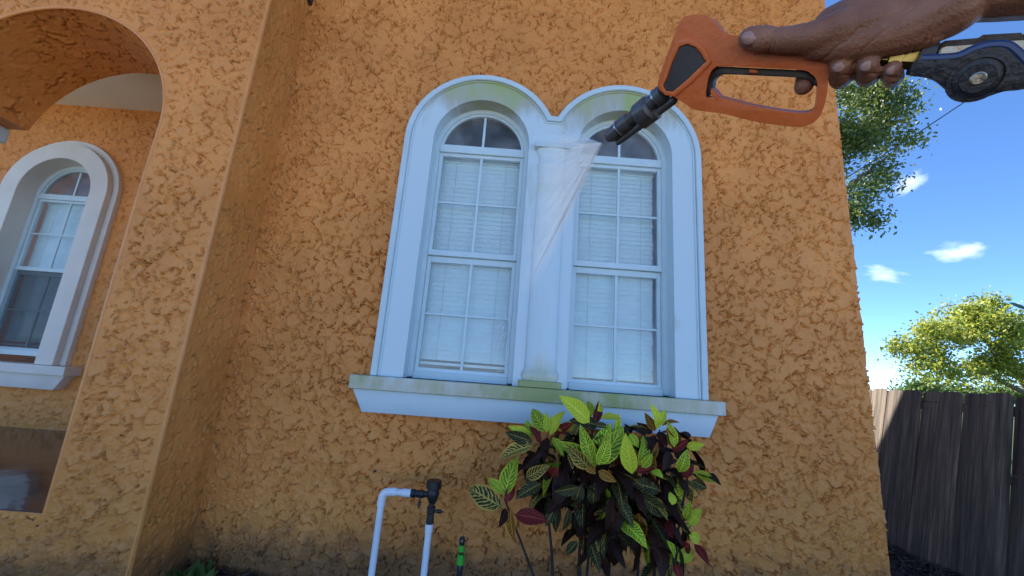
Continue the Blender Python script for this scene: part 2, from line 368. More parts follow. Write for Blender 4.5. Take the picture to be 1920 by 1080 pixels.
stucco_panel('porch_wall', -4.75, XC, -.05, 5.4, .0068, lambda u, v, h: np.stack([u, np.full_like(u, YP)-h, v], -1), None,
             keep=lambda u, v: ~in_arch(u, v), snap=arch_snap, amp=.029, seed=31, f=9.5, fade=edge_fade)
stucco_panel('return_wall', YP, YW, -.05, 5.4, .010, lambda u, v, h: np.stack([np.full_like(u, XI)+h, u, v], -1), None, amp=.018, seed=61, f=8)
# arch soffit + jamb
La = AR*math.pi; Lj = ASP-FLZ
def place_soffit(s, y, h):
    t = np.clip(s, 0, La)/AR; r = AR-h
    x = np.where(s < 0, XJ-h, AC+r*np.cos(t)); z = np.where(s < 0, ASP+s, ASP+r*np.sin(t)); return np.stack([x, y, z], -1)
send = (math.pi-math.asin((ALZ-ASP)/AR))*AR
stucco_panel('arch_soffit', -Lj, send, YP, YB, .012, place_soffit, None, amp=.016, seed=77, f=6)
stucco_panel('porch_rear_wall', -9, XJ, FLZ-.05, 4.55, .014, lambda u, v, h: np.stack([u, np.full_like(u, YR)-h, v], -1), None, keep=lambda u, v: ~((np.abs(u-XPW) < .69) & (v > 1.15) & (v < SPRP) | ((u-XPW)**2+(v-SPRP)**2 < .69**2)), amp=.026, seed=90, f=8)
# beads (smooth arrises)
def bead(name, pts, r): return tube(name, pts, r, M['bead'], house, 10)
bead('corner_bead', [(XC-.012, YP+.012, -.05), (XC-.012, YP+.012, 2.6), (XC-.012, YP+.012, 5.4)], .0145)
bead('arch_bead', [(XJ-.004, YP+.006, FLZ)] + [(XJ-.004, YP+.006, FLZ+(ASP-FLZ)*k/6) for k in range(1, 6)] +
     [(AC+(AR+.003)*math.cos(t), YP+.006, ASP+(AR+.003)*math.sin(t)) for t in np.linspace(0, send/AR, 48)], .011)
# porch shell
mesh_obj('porch_wall_back', [(-4.75, YB, ALZ), (ALX, YB, ALZ)] + [(AC+AR*math.cos(t), YB, ASP+AR*math.sin(t)) for t in np.linspace(send/AR, 0, 30)] + [(XJ, YB, FLZ), (XC-.02, YB, FLZ), (XC-.02, YB, 5.3), (-4.75, YB, 5.3)],
         [tuple(range(36))], M['stucco'], house)
box('arch_underside', -4.75, ALX-.002, YP+.012, YB-.004, ALZ, ALZ+.05, M['stucco'], house)
box('porch_side_wall', XJ+.004, XI-.012, YP+.03, YR+.02, -.05, 5.35, M['stucco'], house)
box('porch_ceiling', -9, XJ, YP+.02, YR+.3, 4.53, 4.60, M['ceiling'], house)
box('porch_floor', -9, XJ, YP+.010, YR+.02, FLZ-.12, FLZ+.002, M['floor'], house, .008)
c = lathe_axis('porch_column', (-4.86, 2.87, FLZ), (0, 0, 1), [(0, .2), (.12, .2), (.14, .17), (.2, .15), (1.3, .15), (2.4, .13), (2.42, .15), (2.46, .15)], M['white'], house, 28)
box('column_capital', -5.2, -4.55, 2.53, 3.21, ALZ-.14, ALZ-.004, M['white'], c, .01)
# rest of the shell
box('side_wall', XW-.2, XW-.004, YW+.006, 7.0, -.05, 5.4, M['stucco'], house)
box('back_wall', -9, XW-.004, 6.8, 7.0, -.05, 5.4, M['stucco'], house)
box('roof', -9, XW+.04, YP+.03, 7.1, 5.4, 5.6, M['roof'], house)
box('interior_wall', -9, 2.5, 5.6, 5.7, 0, 5.4, M['dark'], house)
box('interior_floor', -1.95, 2.5, 3.2, 6.8, 1.0, 1.05, M['dark'], house)
# dark flashing at the inner corner, under the roof return
bm = bmesh.new(); add_box(bm, XI+.004, XI+.03, 2.5, 3.0-.01, 4.62, 4.80)
for v in bm.verts:
    v.co.z += (3.0-v.co.y)*.30
bm_obj('roof_flashing', bm, M['brown'], house)

# ---- window builder
def arch_path(cx, half, zb, spr, n=28):
    P = [(cx-half, zb)]
    for k in range(n+1):
        t = math.pi*(1-k/n); P.append((cx+half*math.cos(t), spr+half*math.sin(t)))
    P.append((cx+half, zb)); return P
XA, ZA, YN = Vector((1, 0, 0)), Vector((0, 0, 1)), Vector((0, 1, 0))
def flat_xz(name, loops, y0, y1, mat, parent, bev=0, **k):
    return prism(name, loops, Vector((0, 0, 0)), XA, ZA, YN, y0, y1, mat, parent, bev, **k)
def ring_xz(name, Po, Pi, y0, y1, mat, parent, close=True):
    """solid band between two equal-length open paths (feet closed)"""
    bm = bmesh.new(); n = len(Po)
    A = [bm.verts.new((x, y0, z)) for x, z in Po]; B = [bm.verts.new((x, y0, z)) for x, z in Pi]
    C_ = [bm.verts.new((x, y1, z)) for x, z in Po]; D = [bm.verts.new((x, y1, z)) for x, z in Pi]
    for i in range(n-1):
        bm.faces.new((A[i], A[i+1], B[i+1], B[i])); bm.faces.new((C_[i], D[i], D[i+1], C_[i+1]))
        bm.faces.new((A[i], C_[i], C_[i+1], A[i+1])); bm.faces.new((B[i], B[i+1], D[i+1], D[i]))
    bm.faces.new((A[0], B[0], D[0], C_[0])); bm.faces.new((A[-1], C_[-1], D[-1], B[-1]))
    bmesh.ops.recalc_face_normals(bm, faces=bm.faces[:])
    es = [e for e in bm.edges if len(e.link_faces) == 2 and e.calc_face_angle(0) > 1.2]
    bmesh.ops.bevel(bm, geom=es, offset=min(.004, .2*abs(y1-y0)), segments=2, affect='EDGES')
    return bm_obj(name, bm, mat, parent, True, 40)
def window(cx, yg, zb, spr, gh, oh, zr, tip=0.0, blind_gap=.0, blind_bot=None, screen=False):
    """double-hung sash under a half-round light. yg: plane of the glass"""
    zbar = spr+.035                                  # foot of the half-round pane
    f = ring_xz('window', arch_path(cx, oh+.01, zb-.075, spr), arch_path(cx, gh+.012, zb-.075, spr), yg-.035, yg+.045, M['vinyl'], house)
    f['label'] = 'white vinyl double-hung window with a half-round light on top'
    # inner sash bead round the arch pane
    ring_xz('arch_bead', arch_path(cx, gh+.0115, zbar-.02, spr+.004), arch_path(cx, gh-.012, zbar-.02, spr+.004), yg-.022, yg+.012, M['vinyl'], f)
    b = gh+.0115
    box('transom', cx-b, cx+b, yg-.040, yg+.03, spr-.035, zbar, M['vinyl'], f, .004)
    zt = spr-.035                                    # top of the upper sash
    zlo, zhi = zr-.05, zr+.05
    # upper sash (forward plane), lower sash set back
    for s in (-1, 1):
        x0, x1 = sorted((cx+s*b, cx+s*(gh-.018)))
        box('sash_stile', x0, x1, yg-.018, yg+.016, zhi-.035, zt, M['vinyl'], f, .003)
        box('sash_stile', x0-.0, x1, yg+.006, yg+.040, zb-.03, zr, M['vinyl'], f, .003)
    box('top_rail', cx-gh+.018, cx+gh-.018, yg-.018, yg+.016, zt-.03, zt-.0005, M['vinyl'], f, .003)
    box('meeting_rail', cx-b, cx+b, yg-.024, yg+.012, zr+.002, zhi, M['vinyl'], f, .004)
    box('check_rail', cx-gh+.018, cx+gh-.018, yg+.0065, yg+.040, zlo, zr, M['vinyl'], f, .003)
    box('bottom_rail', cx-b, cx+b, yg+.004, yg+.042, zb-.06, zb, M['vinyl'], f, .004)
    box('window_stool', cx-b, cx+b, yg-.034, yg+.003, zb-.095, zb-.03, M['vinyl'], f, .004)
    # muntins
    mw = .0105
    zu0, zu1 = zhi, zt-.03; zl0, zl1 = zb, zlo
    box('muntin', cx-mw, cx+mw, yg-.012, yg+.012, zbar, spr+gh-.013, M['vinyl'], f, .002)
    for (a, c_, yo) in ((zu0, zu1, 0), (zl0, zl1, .022)):
        zm = (a+c_)/2
        box('muntin', cx-mw, cx+mw, yg+yo-.011, yg+yo+.009, a-.001, c_+.001, M['vinyl'], f, .002)
        for s in (-1, 1):
            x0, x1 = sorted((cx+s*(mw+.0005), cx+s*(gh-.0185)))
            box('muntin', x0, x1, yg+yo-.0095, yg+yo+.0085, zm-.009, zm+.009, M['vinyl'], f, .002)
            for (p, q) in ((a, zm-.009), (zm+.009, c_)):
                mesh_obj('pane', [(x0-.002, yg+yo, p-.002), (x1+.002, yg+yo, p-.002), (x1+.002, yg+yo, q+.002), (x0-.002, yg+yo, q+.002)], [(0, 1, 2, 3)], M['glass'], f)
    for s in (-1, 1):
        P = [(cx+s*mw, yg, zbar-.004)] + [(cx+s*(gh-.01)*math.sin(t), yg, spr+(gh-.01)*math.cos(t)) for t in np.linspace(.03, math.pi/2-.09, 16)] + [(cx+s*(gh-.01), yg, zbar-.004)]
        mesh_obj('pane', P, [tuple(range(len(P)))[::-s]], M['glass'], f)
    if screen:
        mesh_obj('insect_screen', [(cx-gh, yg-.004, zb-.01), (cx+gh, yg-.004, zb-.01), (cx+gh, yg-.004, zr), (cx-gh, yg-.004, zr)], [(0, 1, 2, 3)], M['screen'], f)
    # blind: slats, ladder cords and a bottom rail
    bm = bmesh.new(); yb = yg+.085; top = zt+.0; bot = blind_bot or zb+.01; zz = top-.05; k = 0
    add_box(bm, cx-gh-.005, cx+gh-.012-blind_gap, yb-.02, yb+.02, top-.04, top, .003)
    while zz > bot+.035:
        an = math.radians(80+random.uniform(-3, 3)); tl = .0235*math.sin(an); dy = .0235*math.cos(an)
        x0 = cx-gh-.004+random.uniform(-.001, .001); x1 = cx+gh-.015-blind_gap+random.uniform(-.004, .003)
        w = [bm.verts.new(p) for p in ((x0, yb-dy, zz-tl), (x1, yb-dy, zz-tl), (x1, yb, zz+.0015), (x0, yb, zz+.0015), (x1, yb+dy, zz+tl), (x0, yb+dy, zz+tl))]
        bm.faces.new((w[0], w[1], w[2], w[3])); bm.faces.new((w[3], w[2], w[4], w[5])); zz -= .040; k += 1
    add_box(bm, cx-gh-.004, cx+gh-.015-blind_gap, yb-.012, yb+.012, bot, bot+.022, .003)
    bl = bm_obj('blind', bm, M['blind'], f); bl['kind'] = 'stuff'
    for xx in (-.62, .62):
        tube('blind_cord', [(cx+xx*gh, yb-.016, top-.03), (cx+xx*gh+.002, yb-.016, bot+.01)], .0012, M['cord'], f, 6)
    return f
M['cord'] = pm('cord', (.42, .46, .48), None, 20, .8)
GH, OH, YG = .350, .398, 3.11
window(CL, YG, 1.497, SPR, GH, OH, 2.392, blind_bot=1.522)
window(CRW, YG, 1.497, SPR, GH, OH, 2.392, blind_gap=.012)
XPW, GHP, OHP, SPRP = -5.70, .385, .445, 3.27
window(XPW, 4.80, 1.385, SPRP, GHP, OHP, 2.30, screen=True)

# ---- surround of the twin window
YF = 2.945
sur = flat_xz('window_surround', [twin(.012), arch_path(CL, OH, ZB, SPR), arch_path(CRW, OH, ZB, SPR)], YF, YG+.02, M['surround'], house, bev=0, angle=30)
sur['label'] = 'white double-arched window surround stained green with algae along the top'
ring_xz('outer_moulding', twin(0), twin(.047), YF-.022, YW+.03, M['white'], sur)
ring_xz('inner_moulding', twin(.0475), twin(.066), YF-.008, YW, M['surround'], sur)
box('sill', -1.095, 1.565, 2.868, YG-.03, 1.318, ZB-.002, M['sill'], sur, .005)['label'] = 'window sill stained grey-green with algae'
prism('apron', [[(-1.075, 1.3165), (1.53, 1.3165), (1.462, 1.162), (-.99, 1.162)]], Vector((0, 0, 0)), XA, ZA, YN, 2.905, YW+.03, M['white'], sur, .004, 2)
def half_lathe(name, cx, cy, prof, mat, parent, n=20):
    bm = bmesh.new(); R = []
    for z, r, d in prof:
        R.append([bm.verts.new((cx+r*math.cos(math.pi+math.pi*k/n), cy+d*math.sin(math.pi+math.pi*k/n), z)) for k in range(n+1)])
    for a, b in zip(R, R[1:]):
        for k in range(n): bm.faces.new((a[k], a[k+1], b[k+1], b[k]))
    bm.faces.new(R[0]); bm.faces.new(R[-1])
    return bm_obj(name, bm, mat, parent, True, 50)
CX = (CL+CRW)/2
half_lathe('half_column', CX, YF-.001, [(1.462, .128, .052), (1.50, .138, .060), (1.53, .128, .052), (1.545, .118, .046), (1.6, .116, .045), (2.4, .114, .044), (3.15, .106, .04), (3.17, .116, .046), (3.185, .116, .046), (3.19, .108, .042), (3.25, .107, .041), (3.29, .125, .05), (3.315, .135, .056)], M['base_alg'], sur)
box('column_plinth', CX-.152, CX+.152, YF-.068, YF-.0005, ZB, 1.4615, M['sill'], sur, .004)
box('column_abacus', CX-.148, CX+.148, YF-.062, YF-.0005, 3.316, 3.365, M['white'], sur, .004)
# ---- surround of the porch window
YFP = 4.56
ps = ring_xz('window_surround', arch_path(XPW, .655, 1.215, SPRP), arch_path(XPW, OHP, 1.215, SPRP), YFP, 4.83, M['ivory'], house)
ps['label'] = 'plain white arched window surround inside the porch'
ring_xz('outer_moulding', arch_path(XPW, .725, 1.215, SPRP), arch_path(XPW, .656, 1.215, SPRP), YFP+.065, YR+.03, M['ivory'], ps)
box('sill', XPW-.87, XPW+.87, 4.50, 4.78, 1.115, 1.213, M['ivory'], ps, .004)
prism('apron', [[(XPW-.83, 1.1135), (XPW+.83, 1.1135), (XPW+.74, .955), (XPW-.74, .955)]], Vector((0, 0, 0)), XA, ZA, YN, 4.56, YR+.02, M['ivory'], ps, .004, 2)
# rusty bolt end in the wall
p = atY(702, 884, 2.985)
tube('anchor_bolt', [p+Vector((0, .03, 0)), p-Vector((0, .012, 0))], .008, M['brown'], house, 8)

# ------------------------------------------------------------------ fence
def wood_mat():
    m, N, L, b = newmat('weathered_wood')
    tc = N.new('ShaderNodeTexCoord'); oi = N.new('ShaderNodeObjectInfo')
    ad = N.new('ShaderNodeVectorMath'); ad.operation = 'ADD'; L.new(tc.outputs['Object'], ad.inputs[0])
    cb = N.new('ShaderNodeCombineXYZ'); ml = N.new('ShaderNodeMath'); ml.operation = 'MULTIPLY'; ml.inputs[1].default_value = 37; L.new(oi.outputs['Random'], ml.inputs[0]); L.new(ml.outputs[0], cb.inputs[0]); L.new(ml.outputs[0], cb.inputs[1]); L.new(cb.outputs[0], ad.inputs[1])
    mp = N.new('ShaderNodeMapping'); mp.inputs['Scale'].default_value = (28, 28, 1.3); L.new(ad.outputs[0], mp.inputs['Vector'])
    n = N.new('ShaderNodeTexNoise'); n.inputs['Scale'].default_value = 1; n.inputs['Detail'].default_value = 8; n.inputs['Roughness'].default_value = .68; L.new(mp.outputs['Vector'], n.inputs['Vector'])
    cr = N.new('ShaderNodeValToRGB'); e = cr.color_ramp.elements
    e[0].position = .32; e[0].color = (.036, .025, .017, 1); e[1].position = .68; e[1].color = (.25, .185, .13, 1); x = e.new(.5); x.color = (.105, .077, .055, 1)
    L.new(n.outputs['Fac'], cr.inputs['Fac'])
    hs = N.new('ShaderNodeHueSaturation'); mr = N.new('ShaderNodeMapRange'); mr.inputs['To Min'].default_value = .65; mr.inputs['To Max'].default_value = 1.3; L.new(oi.outputs['Random'], mr.inputs['Value']); L.new(mr.outputs['Result'], hs.inputs['Value'])
    L.new(cr.outputs['Color'], hs.inputs['Color']); L.new(hs.outputs['Color'], b.inputs['Base Color']); b.inputs['Roughness'].default_value = .8
    bp = N.new('ShaderNodeBump'); bp.inputs['Strength'].default_value = .5; bp.inputs['Distance'].default_value = .004; L.new(n.outputs['Fac'], bp.inputs['Height']); L.new(bp.outputs['Normal'], b.inputs['Normal'])
    return m
M['wood'] = wood_mat()
FX, FK = 4.13, .25
fence = thing('board_fence', 'leaning weathered grey wooden board fence with dog-ear tops beside the house', 'fence', (FX, 4.0, .03))
def board_mesh(w, h):
    c = .028; t = .016
    pr = [(-w/2, 0), (w/2, 0), (w/2, h-c), (w/2-c, h), (-w/2+c, h), (-w/2, h-c)]
    bm = bmesh.new(); A = [bm.verts.new((0, y, z)) for y, z in pr]; B = [bm.verts.new((t, y, z)) for y, z in pr]
    bm.faces.new(A[::-1]); bm.faces.new(B)
    for i in range(6): bm.faces.new((A[i], A[(i+1) % 6], B[(i+1) % 6], B[i]))
    bmesh.ops.recalc_face_normals(bm, faces=bm.faces[:]); me = bpy.data.meshes.new('board'); bm.to_mesh(me); bm.free(); me.materials.append(M['wood']); return me
bmesh_shared = [board_mesh(.1955, 1.66), board_mesh(.197, 1.655), board_mesh(.194, 1.665)]
lean = math.atan(FK)
y = 1.98; k = 0
while y < 6.4:
    b = bpy.data.objects.new('board', bmesh_shared[k % 3]); col.objects.link(b); b.parent = fence
    b.location = (random.uniform(-.006, .006), y+.099-4.0, random.uniform(-.008, .008)); b.rotation_euler = (random.uniform(-.003, .003), lean+random.uniform(-.01, .01), 0)
    y += .1985; k += 1
for zz in (.25, .85, 1.42):
    r = box('rail', FX+FK*zz+.028, FX+FK*zz+.07, 1.95, 6.45, .03+zz, .03+zz+.085, M['wood'], fence)
for yy in (2.0, 4.4, 6.3):
    bm = bmesh.new(); add_box(bm, .075, .165, -.045, .045, -.2, 1.6)
    o = bm_obj('post', bm, M['wood'], None); o.parent = fence; o.location = (0.02, yy-4.0, 0); o.rotation_euler = (0, lean, 0)

# ------------------------------------------------------------------ trees
def leaf_mat(name, c1, c2, trans=.45):
    m, N, L, b = newmat(name); out = N['Material Output']
    geo = N.new('ShaderNodeNewGeometry'); cr = N.new('ShaderNodeValToRGB'); cr.color_ramp.elements[0].color = (*c1, 1); cr.color_ramp.elements[1].color = (*c2, 1)
    L.new(geo.outputs['Random Per Island'], cr.inputs['Fac']); L.new(cr.outputs['Color'], b.inputs['Base Color']); b.inputs['Roughness'].default_value = .5
    tr = N.new('ShaderNodeBsdfTranslucent'); hs = N.new('ShaderNodeHueSaturation'); hs.inputs['Value'].default_value = 1.5; hs.inputs['Hue'].default_value = .485; L.new(cr.outputs['Color'], hs.inputs['Color']); L.new(hs.outputs['Color'], tr.inputs['Color'])
    mx = N.new('ShaderNodeMixShader'); mx.inputs[0].default_value = trans; L.new(b.outputs[0], mx.inputs[1]); L.new(tr.outputs[0], mx.inputs[2]); L.new(mx.outputs[0], out.inputs['Surface'])
    return m
bark = pm('bark', (.16, .13, .10), (.07, .055, .045), 12, .9, .8, 25, stretch=(1, 1, .3))
def tree(name, label, base, trunk_r, limbs, blobs, nleaf, lsize, lm, group):
    """blobs: (centre, (rx,ry,rz), weight); leaves in sprays of 6-9 round twig tips"""
    t = thing(name, label, 'tree', base, group)
    bm = bmesh.new()
    for pts, r0, r1 in limbs:
        P = catmull(pts, 5, False); n = len(P); P = [p+Vector((random.uniform(-1, 1), random.uniform(-1, 1), random.uniform(-1, 1)))*.03 for p in P]
        add_tube(bm, P, [r0+(r1-r0)*i/(n-1) for i in range(n)], 8)
    bm_obj('trunk', bm, bark, t, True)
    V = []; tot = sum(w for _, _, w in blobs)
    for (c, r, w) in blobs:
        nsp = int(nleaf*w/tot/8); K = 8 if name == 'spreading_tree' else 11
        kd = rng.normal(size=(K, 3)); kd /= np.linalg.norm(kd, axis=1)[:, None]; kc = kd*rng.uniform(.3, 1.2, K)[:, None]
        d = rng.normal(size=(nsp, 3)); d /= np.linalg.norm(d, axis=1)[:, None]
        rad = rng.uniform(.35, 1.08, nsp)**.6
        lump = 1+.28*perlin(d[:, 0]*2.2+c[0], d[:, 1]*2.2+d[:, 2]*1.7+c[1], 5)
        cen = np.array(c)+(kc[rng.integers(0, K, nsp)]+d*(rad*lump)[:, None]*(.21 if name == 'spreading_tree' else .26))*np.array(r)
        for q in range(8):
            p = cen+rng.normal(size=(nsp, 3))*lsize*1.5
            a = rng.normal(size=(nsp, 3)); a[:, 2] -= .3; a /= np.linalg.norm(a, axis=1)[:, None]
            b = rng.normal(size=(nsp, 3)); b = np.cross(a, b); b /= np.linalg.norm(b, axis=1)[:, None]
            s = lsize*rng.uniform(.6, 1.25, nsp)[:, None]
            V.append(np.stack([p-a*s*.5, p+b*s*.27, p+a*s*.55, p-b*s*.27], 1))
    V = np.concatenate(V).reshape(-1, 3) - np.array(base); n = len(V)//4
    me = bpy.data.meshes.new('crown'); me.vertices.add(len(V)); me.vertices.foreach_set('co', V.ravel().astype(np.float32)); me.loops.add(n*4); me.loops.foreach_set('vertex_index', np.arange(n*4, dtype=np.int32))
    me.polygons.add(n); me.polygons.foreach_set('loop_start', (np.arange(n)*4).astype(np.int32)); me.polygons.foreach_set('loop_total', np.full(n, 4, np.int32)); me.update(calc_edges=True)
    me.materials.append(lm); o = bpy.data.objects.new('crown', me); col.objects.link(o); o.parent = t
    return t
LM1 = leaf_mat('oak_leaf', (.045, .085, .022), (.14, .19, .04), .4)
LM2 = leaf_mat('sunny_leaf', (.11, .19, .03), (.32, .33, .05), .5)
LM3 = leaf_mat('hedge_leaf', (.05, .11, .025), (.13, .19, .05), .4)
def bl(u, v, Y, rx, ry, rz, w): p = atY(u, v, Y); return ((p.x, p.y, p.z), (rx, ry, rz), w)
Y1 = 9.0
tree('oak_tree', 'tall dark green oak tree rising behind the corner of the house', (6.4, 10.5, 0), .3,
     [([(6.4, 10.5, -.1), (6.5, 10.4, 2.5), (6.9, 10, 5), (7.6, 9.5, 7), (8.7, 9.2, 8.4)], .28, .05),
      ([(6.9, 10, 5), (7.6, 9.4, 6), (8.4, 9.1, 6.8), (9.3, 9, 7.6)], .13, .03), ([(6.7, 10.2, 4.2), (5.5, 10.5, 6.5), (3, 10.3, 8.0)], .16, .04), ([(7.6, 9.5, 7), (8.3, 9.2, 7.6), (9.8, 9.0, 8.7)], .1, .02)],
     [bl(1590, 205, Y1, 1.1, 1.1, .75, 3), bl(1640, 190, Y1, .75, .9, .55, 2), bl(1690, 212, Y1, .6, .6, .28, .9), bl(1600, 290, Y1, .85, 1, .6, 2.2), bl(1665, 255, Y1, .65, .8, .5, 1.3), bl(1640, 330, Y1, .38, .6, .4, .6),
      bl(1605, 370, Y1, .5, .7, .4, .9), bl(1590, 410, Y1, .45, .6, .35, 1.1), ((6.8, 10, 8.2), (1.6, 1.6, 1.4), 4), ((3.0, 10.3, 8.3), (2.4, 1.8, 1.0), 2.6)],
     22000, .10, LM1, 'trees behind the fence')
Y2 = 13.0
tree('spreading_tree', 'sunlit yellow-green spreading tree showing above the board fence', (18.2, 13.5, 0), .3,
     [([(18.2, 13.5, -.1), (18.0, 13.4, 1.4), (17.2, 13.2, 2.6), (16.2, 13.0, 3.5), (15.2, 12.9, 4.2)], .28, .05), ([(17.6, 13.3, 2.0), (16.4, 13.1, 2.35), (15.3, 12.9, 2.75)], .1, .03),
      ([(17.9, 13.4, 1.6), (18.4, 13.2, 3.4), (18.0, 13.1, 4.9)], .18, .04), ([(17.2, 13.2, 2.6), (17.5, 13, 3.3), (17.3, 12.9, 4.6)], .1, .03)],
     [bl(1742, 650, Y2, .62, 1, .48, 2.0), bl(1728, 690, Y2, .35, .7, .25, .6), bl(1772, 618, Y2, .78, 1.1, .42, 2.2), bl(1802, 585, Y2, .55, .9, .32, 1.6), bl(1848, 578, Y2, .45, .8, .33, 1.1), bl(1822, 630, Y2, .8, 1.1, .45, 2.2),
      bl(1882, 630, Y2, .9, 1.1, .6, 2.6), bl(1845, 680, Y2, .7, .9, .35, 1.6), bl(1780, 702, Y2, .5, .9, .2, .7), bl(1925, 605, Y2, .8, 1, .65, 1.8), bl(1900, 702, Y2, .7, .9, .32, 1.2)],
     21000, .115, LM2, 'trees behind the fence')
tree('low_tree', 'low green treetop just showing over the board fence', (14.5, 14.6, 0), .2,
     [([(14.5, 14.6, -.1), (14.6, 14.6, 1.0), (14.8, 14.6, 2.0)], .15, .05)],
     [bl(1715, 735, 14.5, .9, .8, .33, 1.5), bl(1800, 742, 14.5, 1.3, .8, .38, 2), bl(1890, 748, 14.5, 1.3, .8, .4, 2)], 7000, .13, LM3, 'trees behind the fence')
# dark leafy twig reaching in above the fence
tw = thing('overhanging_twig', 'dark leafy twig reaching in above the fence against the treetop', 'twig', tuple(atY(1990, 590, 5.0)))
pts = [atY(1990, 590, 5.0), atY(1940, 582, 5.0), atY(1905, 574, 5.0)]
tube('stem', pts, [.008, .006, .003], bark, tw, 6)
dk = leaf_mat('dark_leaf', (.015, .03, .012), (.025, .05, .018), .15)
for (u0, v0, u1, v1, w) in ((1930, 580, 1890, 567, .035), (1950, 584, 1918, 590, .03), (1965, 585, 1935, 570, .03)):
    a, b = atY(u0, v0, 5.0), atY(u1, v1, 4.95); d = (b-a); s = Vector((.15, .3, .9)).cross(d).cross(d).normalized()*-1
    P = [a, a+d*.3+s*w, a+d*.7+s*w*.9, b, a+d*.7-s*w*.9, a+d*.3-s*w]
    mesh_obj('leaf', P, [(0, 1, 2, 3), (0, 3, 4, 5)], dk, tw)

# ------------------------------------------------------------------ power line
cab = pm('cable', (.02, .02, .022), None, 4, .6)
a, b = atY(1597, 327, 8.0), atY(1812, 189, 8.0); d = (b-a)
o = tube('power_line', [a-d*2.2+Vector((0, 0, .12)), a-d*.8, a, a+d*.5-Vector((0, 0, .03)), b, b+d*1.0, b+d*2.5+Vector((0, 0, .2))], .013, cab, None, 6)
tag(o, 'thin dark power line crossing the blue sky past the oak', 'cable')

# ------------------------------------------------------------------ clouds
def cloud_mat(dens):
    m, N, L, b = newmat('cloud_vapour'); N.remove(b); out = N['Material Output']
    pv = N.new('ShaderNodeVolumePrincipled'); pv.inputs['Color'].default_value = (.97, .97, .98, 1); pv.inputs['Anisotropy'].default_value = .2
    tc = N.new('ShaderNodeTexCoord'); ln = N.new('ShaderNodeVectorMath'); ln.operation = 'LENGTH'; L.new(tc.outputs['Object'], ln.inputs[0])
    oi = N.new('ShaderNodeObjectInfo'); ad = N.new('ShaderNodeVectorMath'); ad.operation = 'ADD'; L.new(tc.outputs['Object'], ad.inputs[0]); L.new(oi.outputs['Location'], ad.inputs[1])
    n = N.new('ShaderNodeTexNoise'); n.inputs['Scale'].default_value = 1.9; n.inputs['Detail'].default_value = 8; n.inputs['Roughness'].default_value = .6; L.new(ad.outputs[0], n.inputs['Vector'])
    mr = N.new('ShaderNodeMapRange'); mr.inputs['From Min'].default_value = 1.0; mr.inputs['From Max'].default_value = .1; mr.inputs['To Min'].default_value = -.42; mr.inputs['To Max'].default_value = .12; L.new(ln.outputs['Value'], mr.inputs['Value'])
    s = N.new('ShaderNodeMath'); s.operation = 'ADD'; L.new(n.outputs['Fac'], s.inputs[0]); L.new(mr.outputs['Result'], s.inputs[1])
    m2 = N.new('ShaderNodeMapRange'); m2.inputs['From Min'].default_value = .36; m2.inputs['From Max'].default_value = .62; m2.inputs['To Max'].default_value = dens; L.new(s.outputs[0], m2.inputs['Value'])
    L.new(m2.outputs['Result'], pv.inputs['Density']); L.new(pv.outputs[0], out.inputs['Volume']); return m
cm = cloud_mat(.028)
for (u, v, ru, rv, tilt, lab) in ((1702, 345, 62, 32, .55, 'small wispy white cloud tilted upwards beside the oak'), (1798, 472, 78, 36, .12, 'white puffy cloud above the spreading tree'), (1655, 514, 78, 27, -.15, 'flat white cloud next to the house corner')):
    D = 700; p = atD(u, v, D)
    bm = bmesh.new(); bmesh.ops.create_icosphere(bm, subdivisions=3, radius=1.0)
    me = bpy.data.meshes.new('cloud'); bm.to_mesh(me); bm.free(); me.materials.append(cm)
    o = bpy.data.objects.new('cloud', me); col.objects.link(o); o.location = p
    q = Matrix((CR*math.cos(tilt)+CU*math.sin(tilt), -CR*math.sin(tilt)+CU*math.cos(tilt), -CF)).transposed()
    o.rotation_euler = q.to_euler(); o.scale = (ru*D/F_PX, rv*D/F_PX, rv*D/F_PX)
    tag(o, lab, 'cloud', 'clouds in the blue sky')

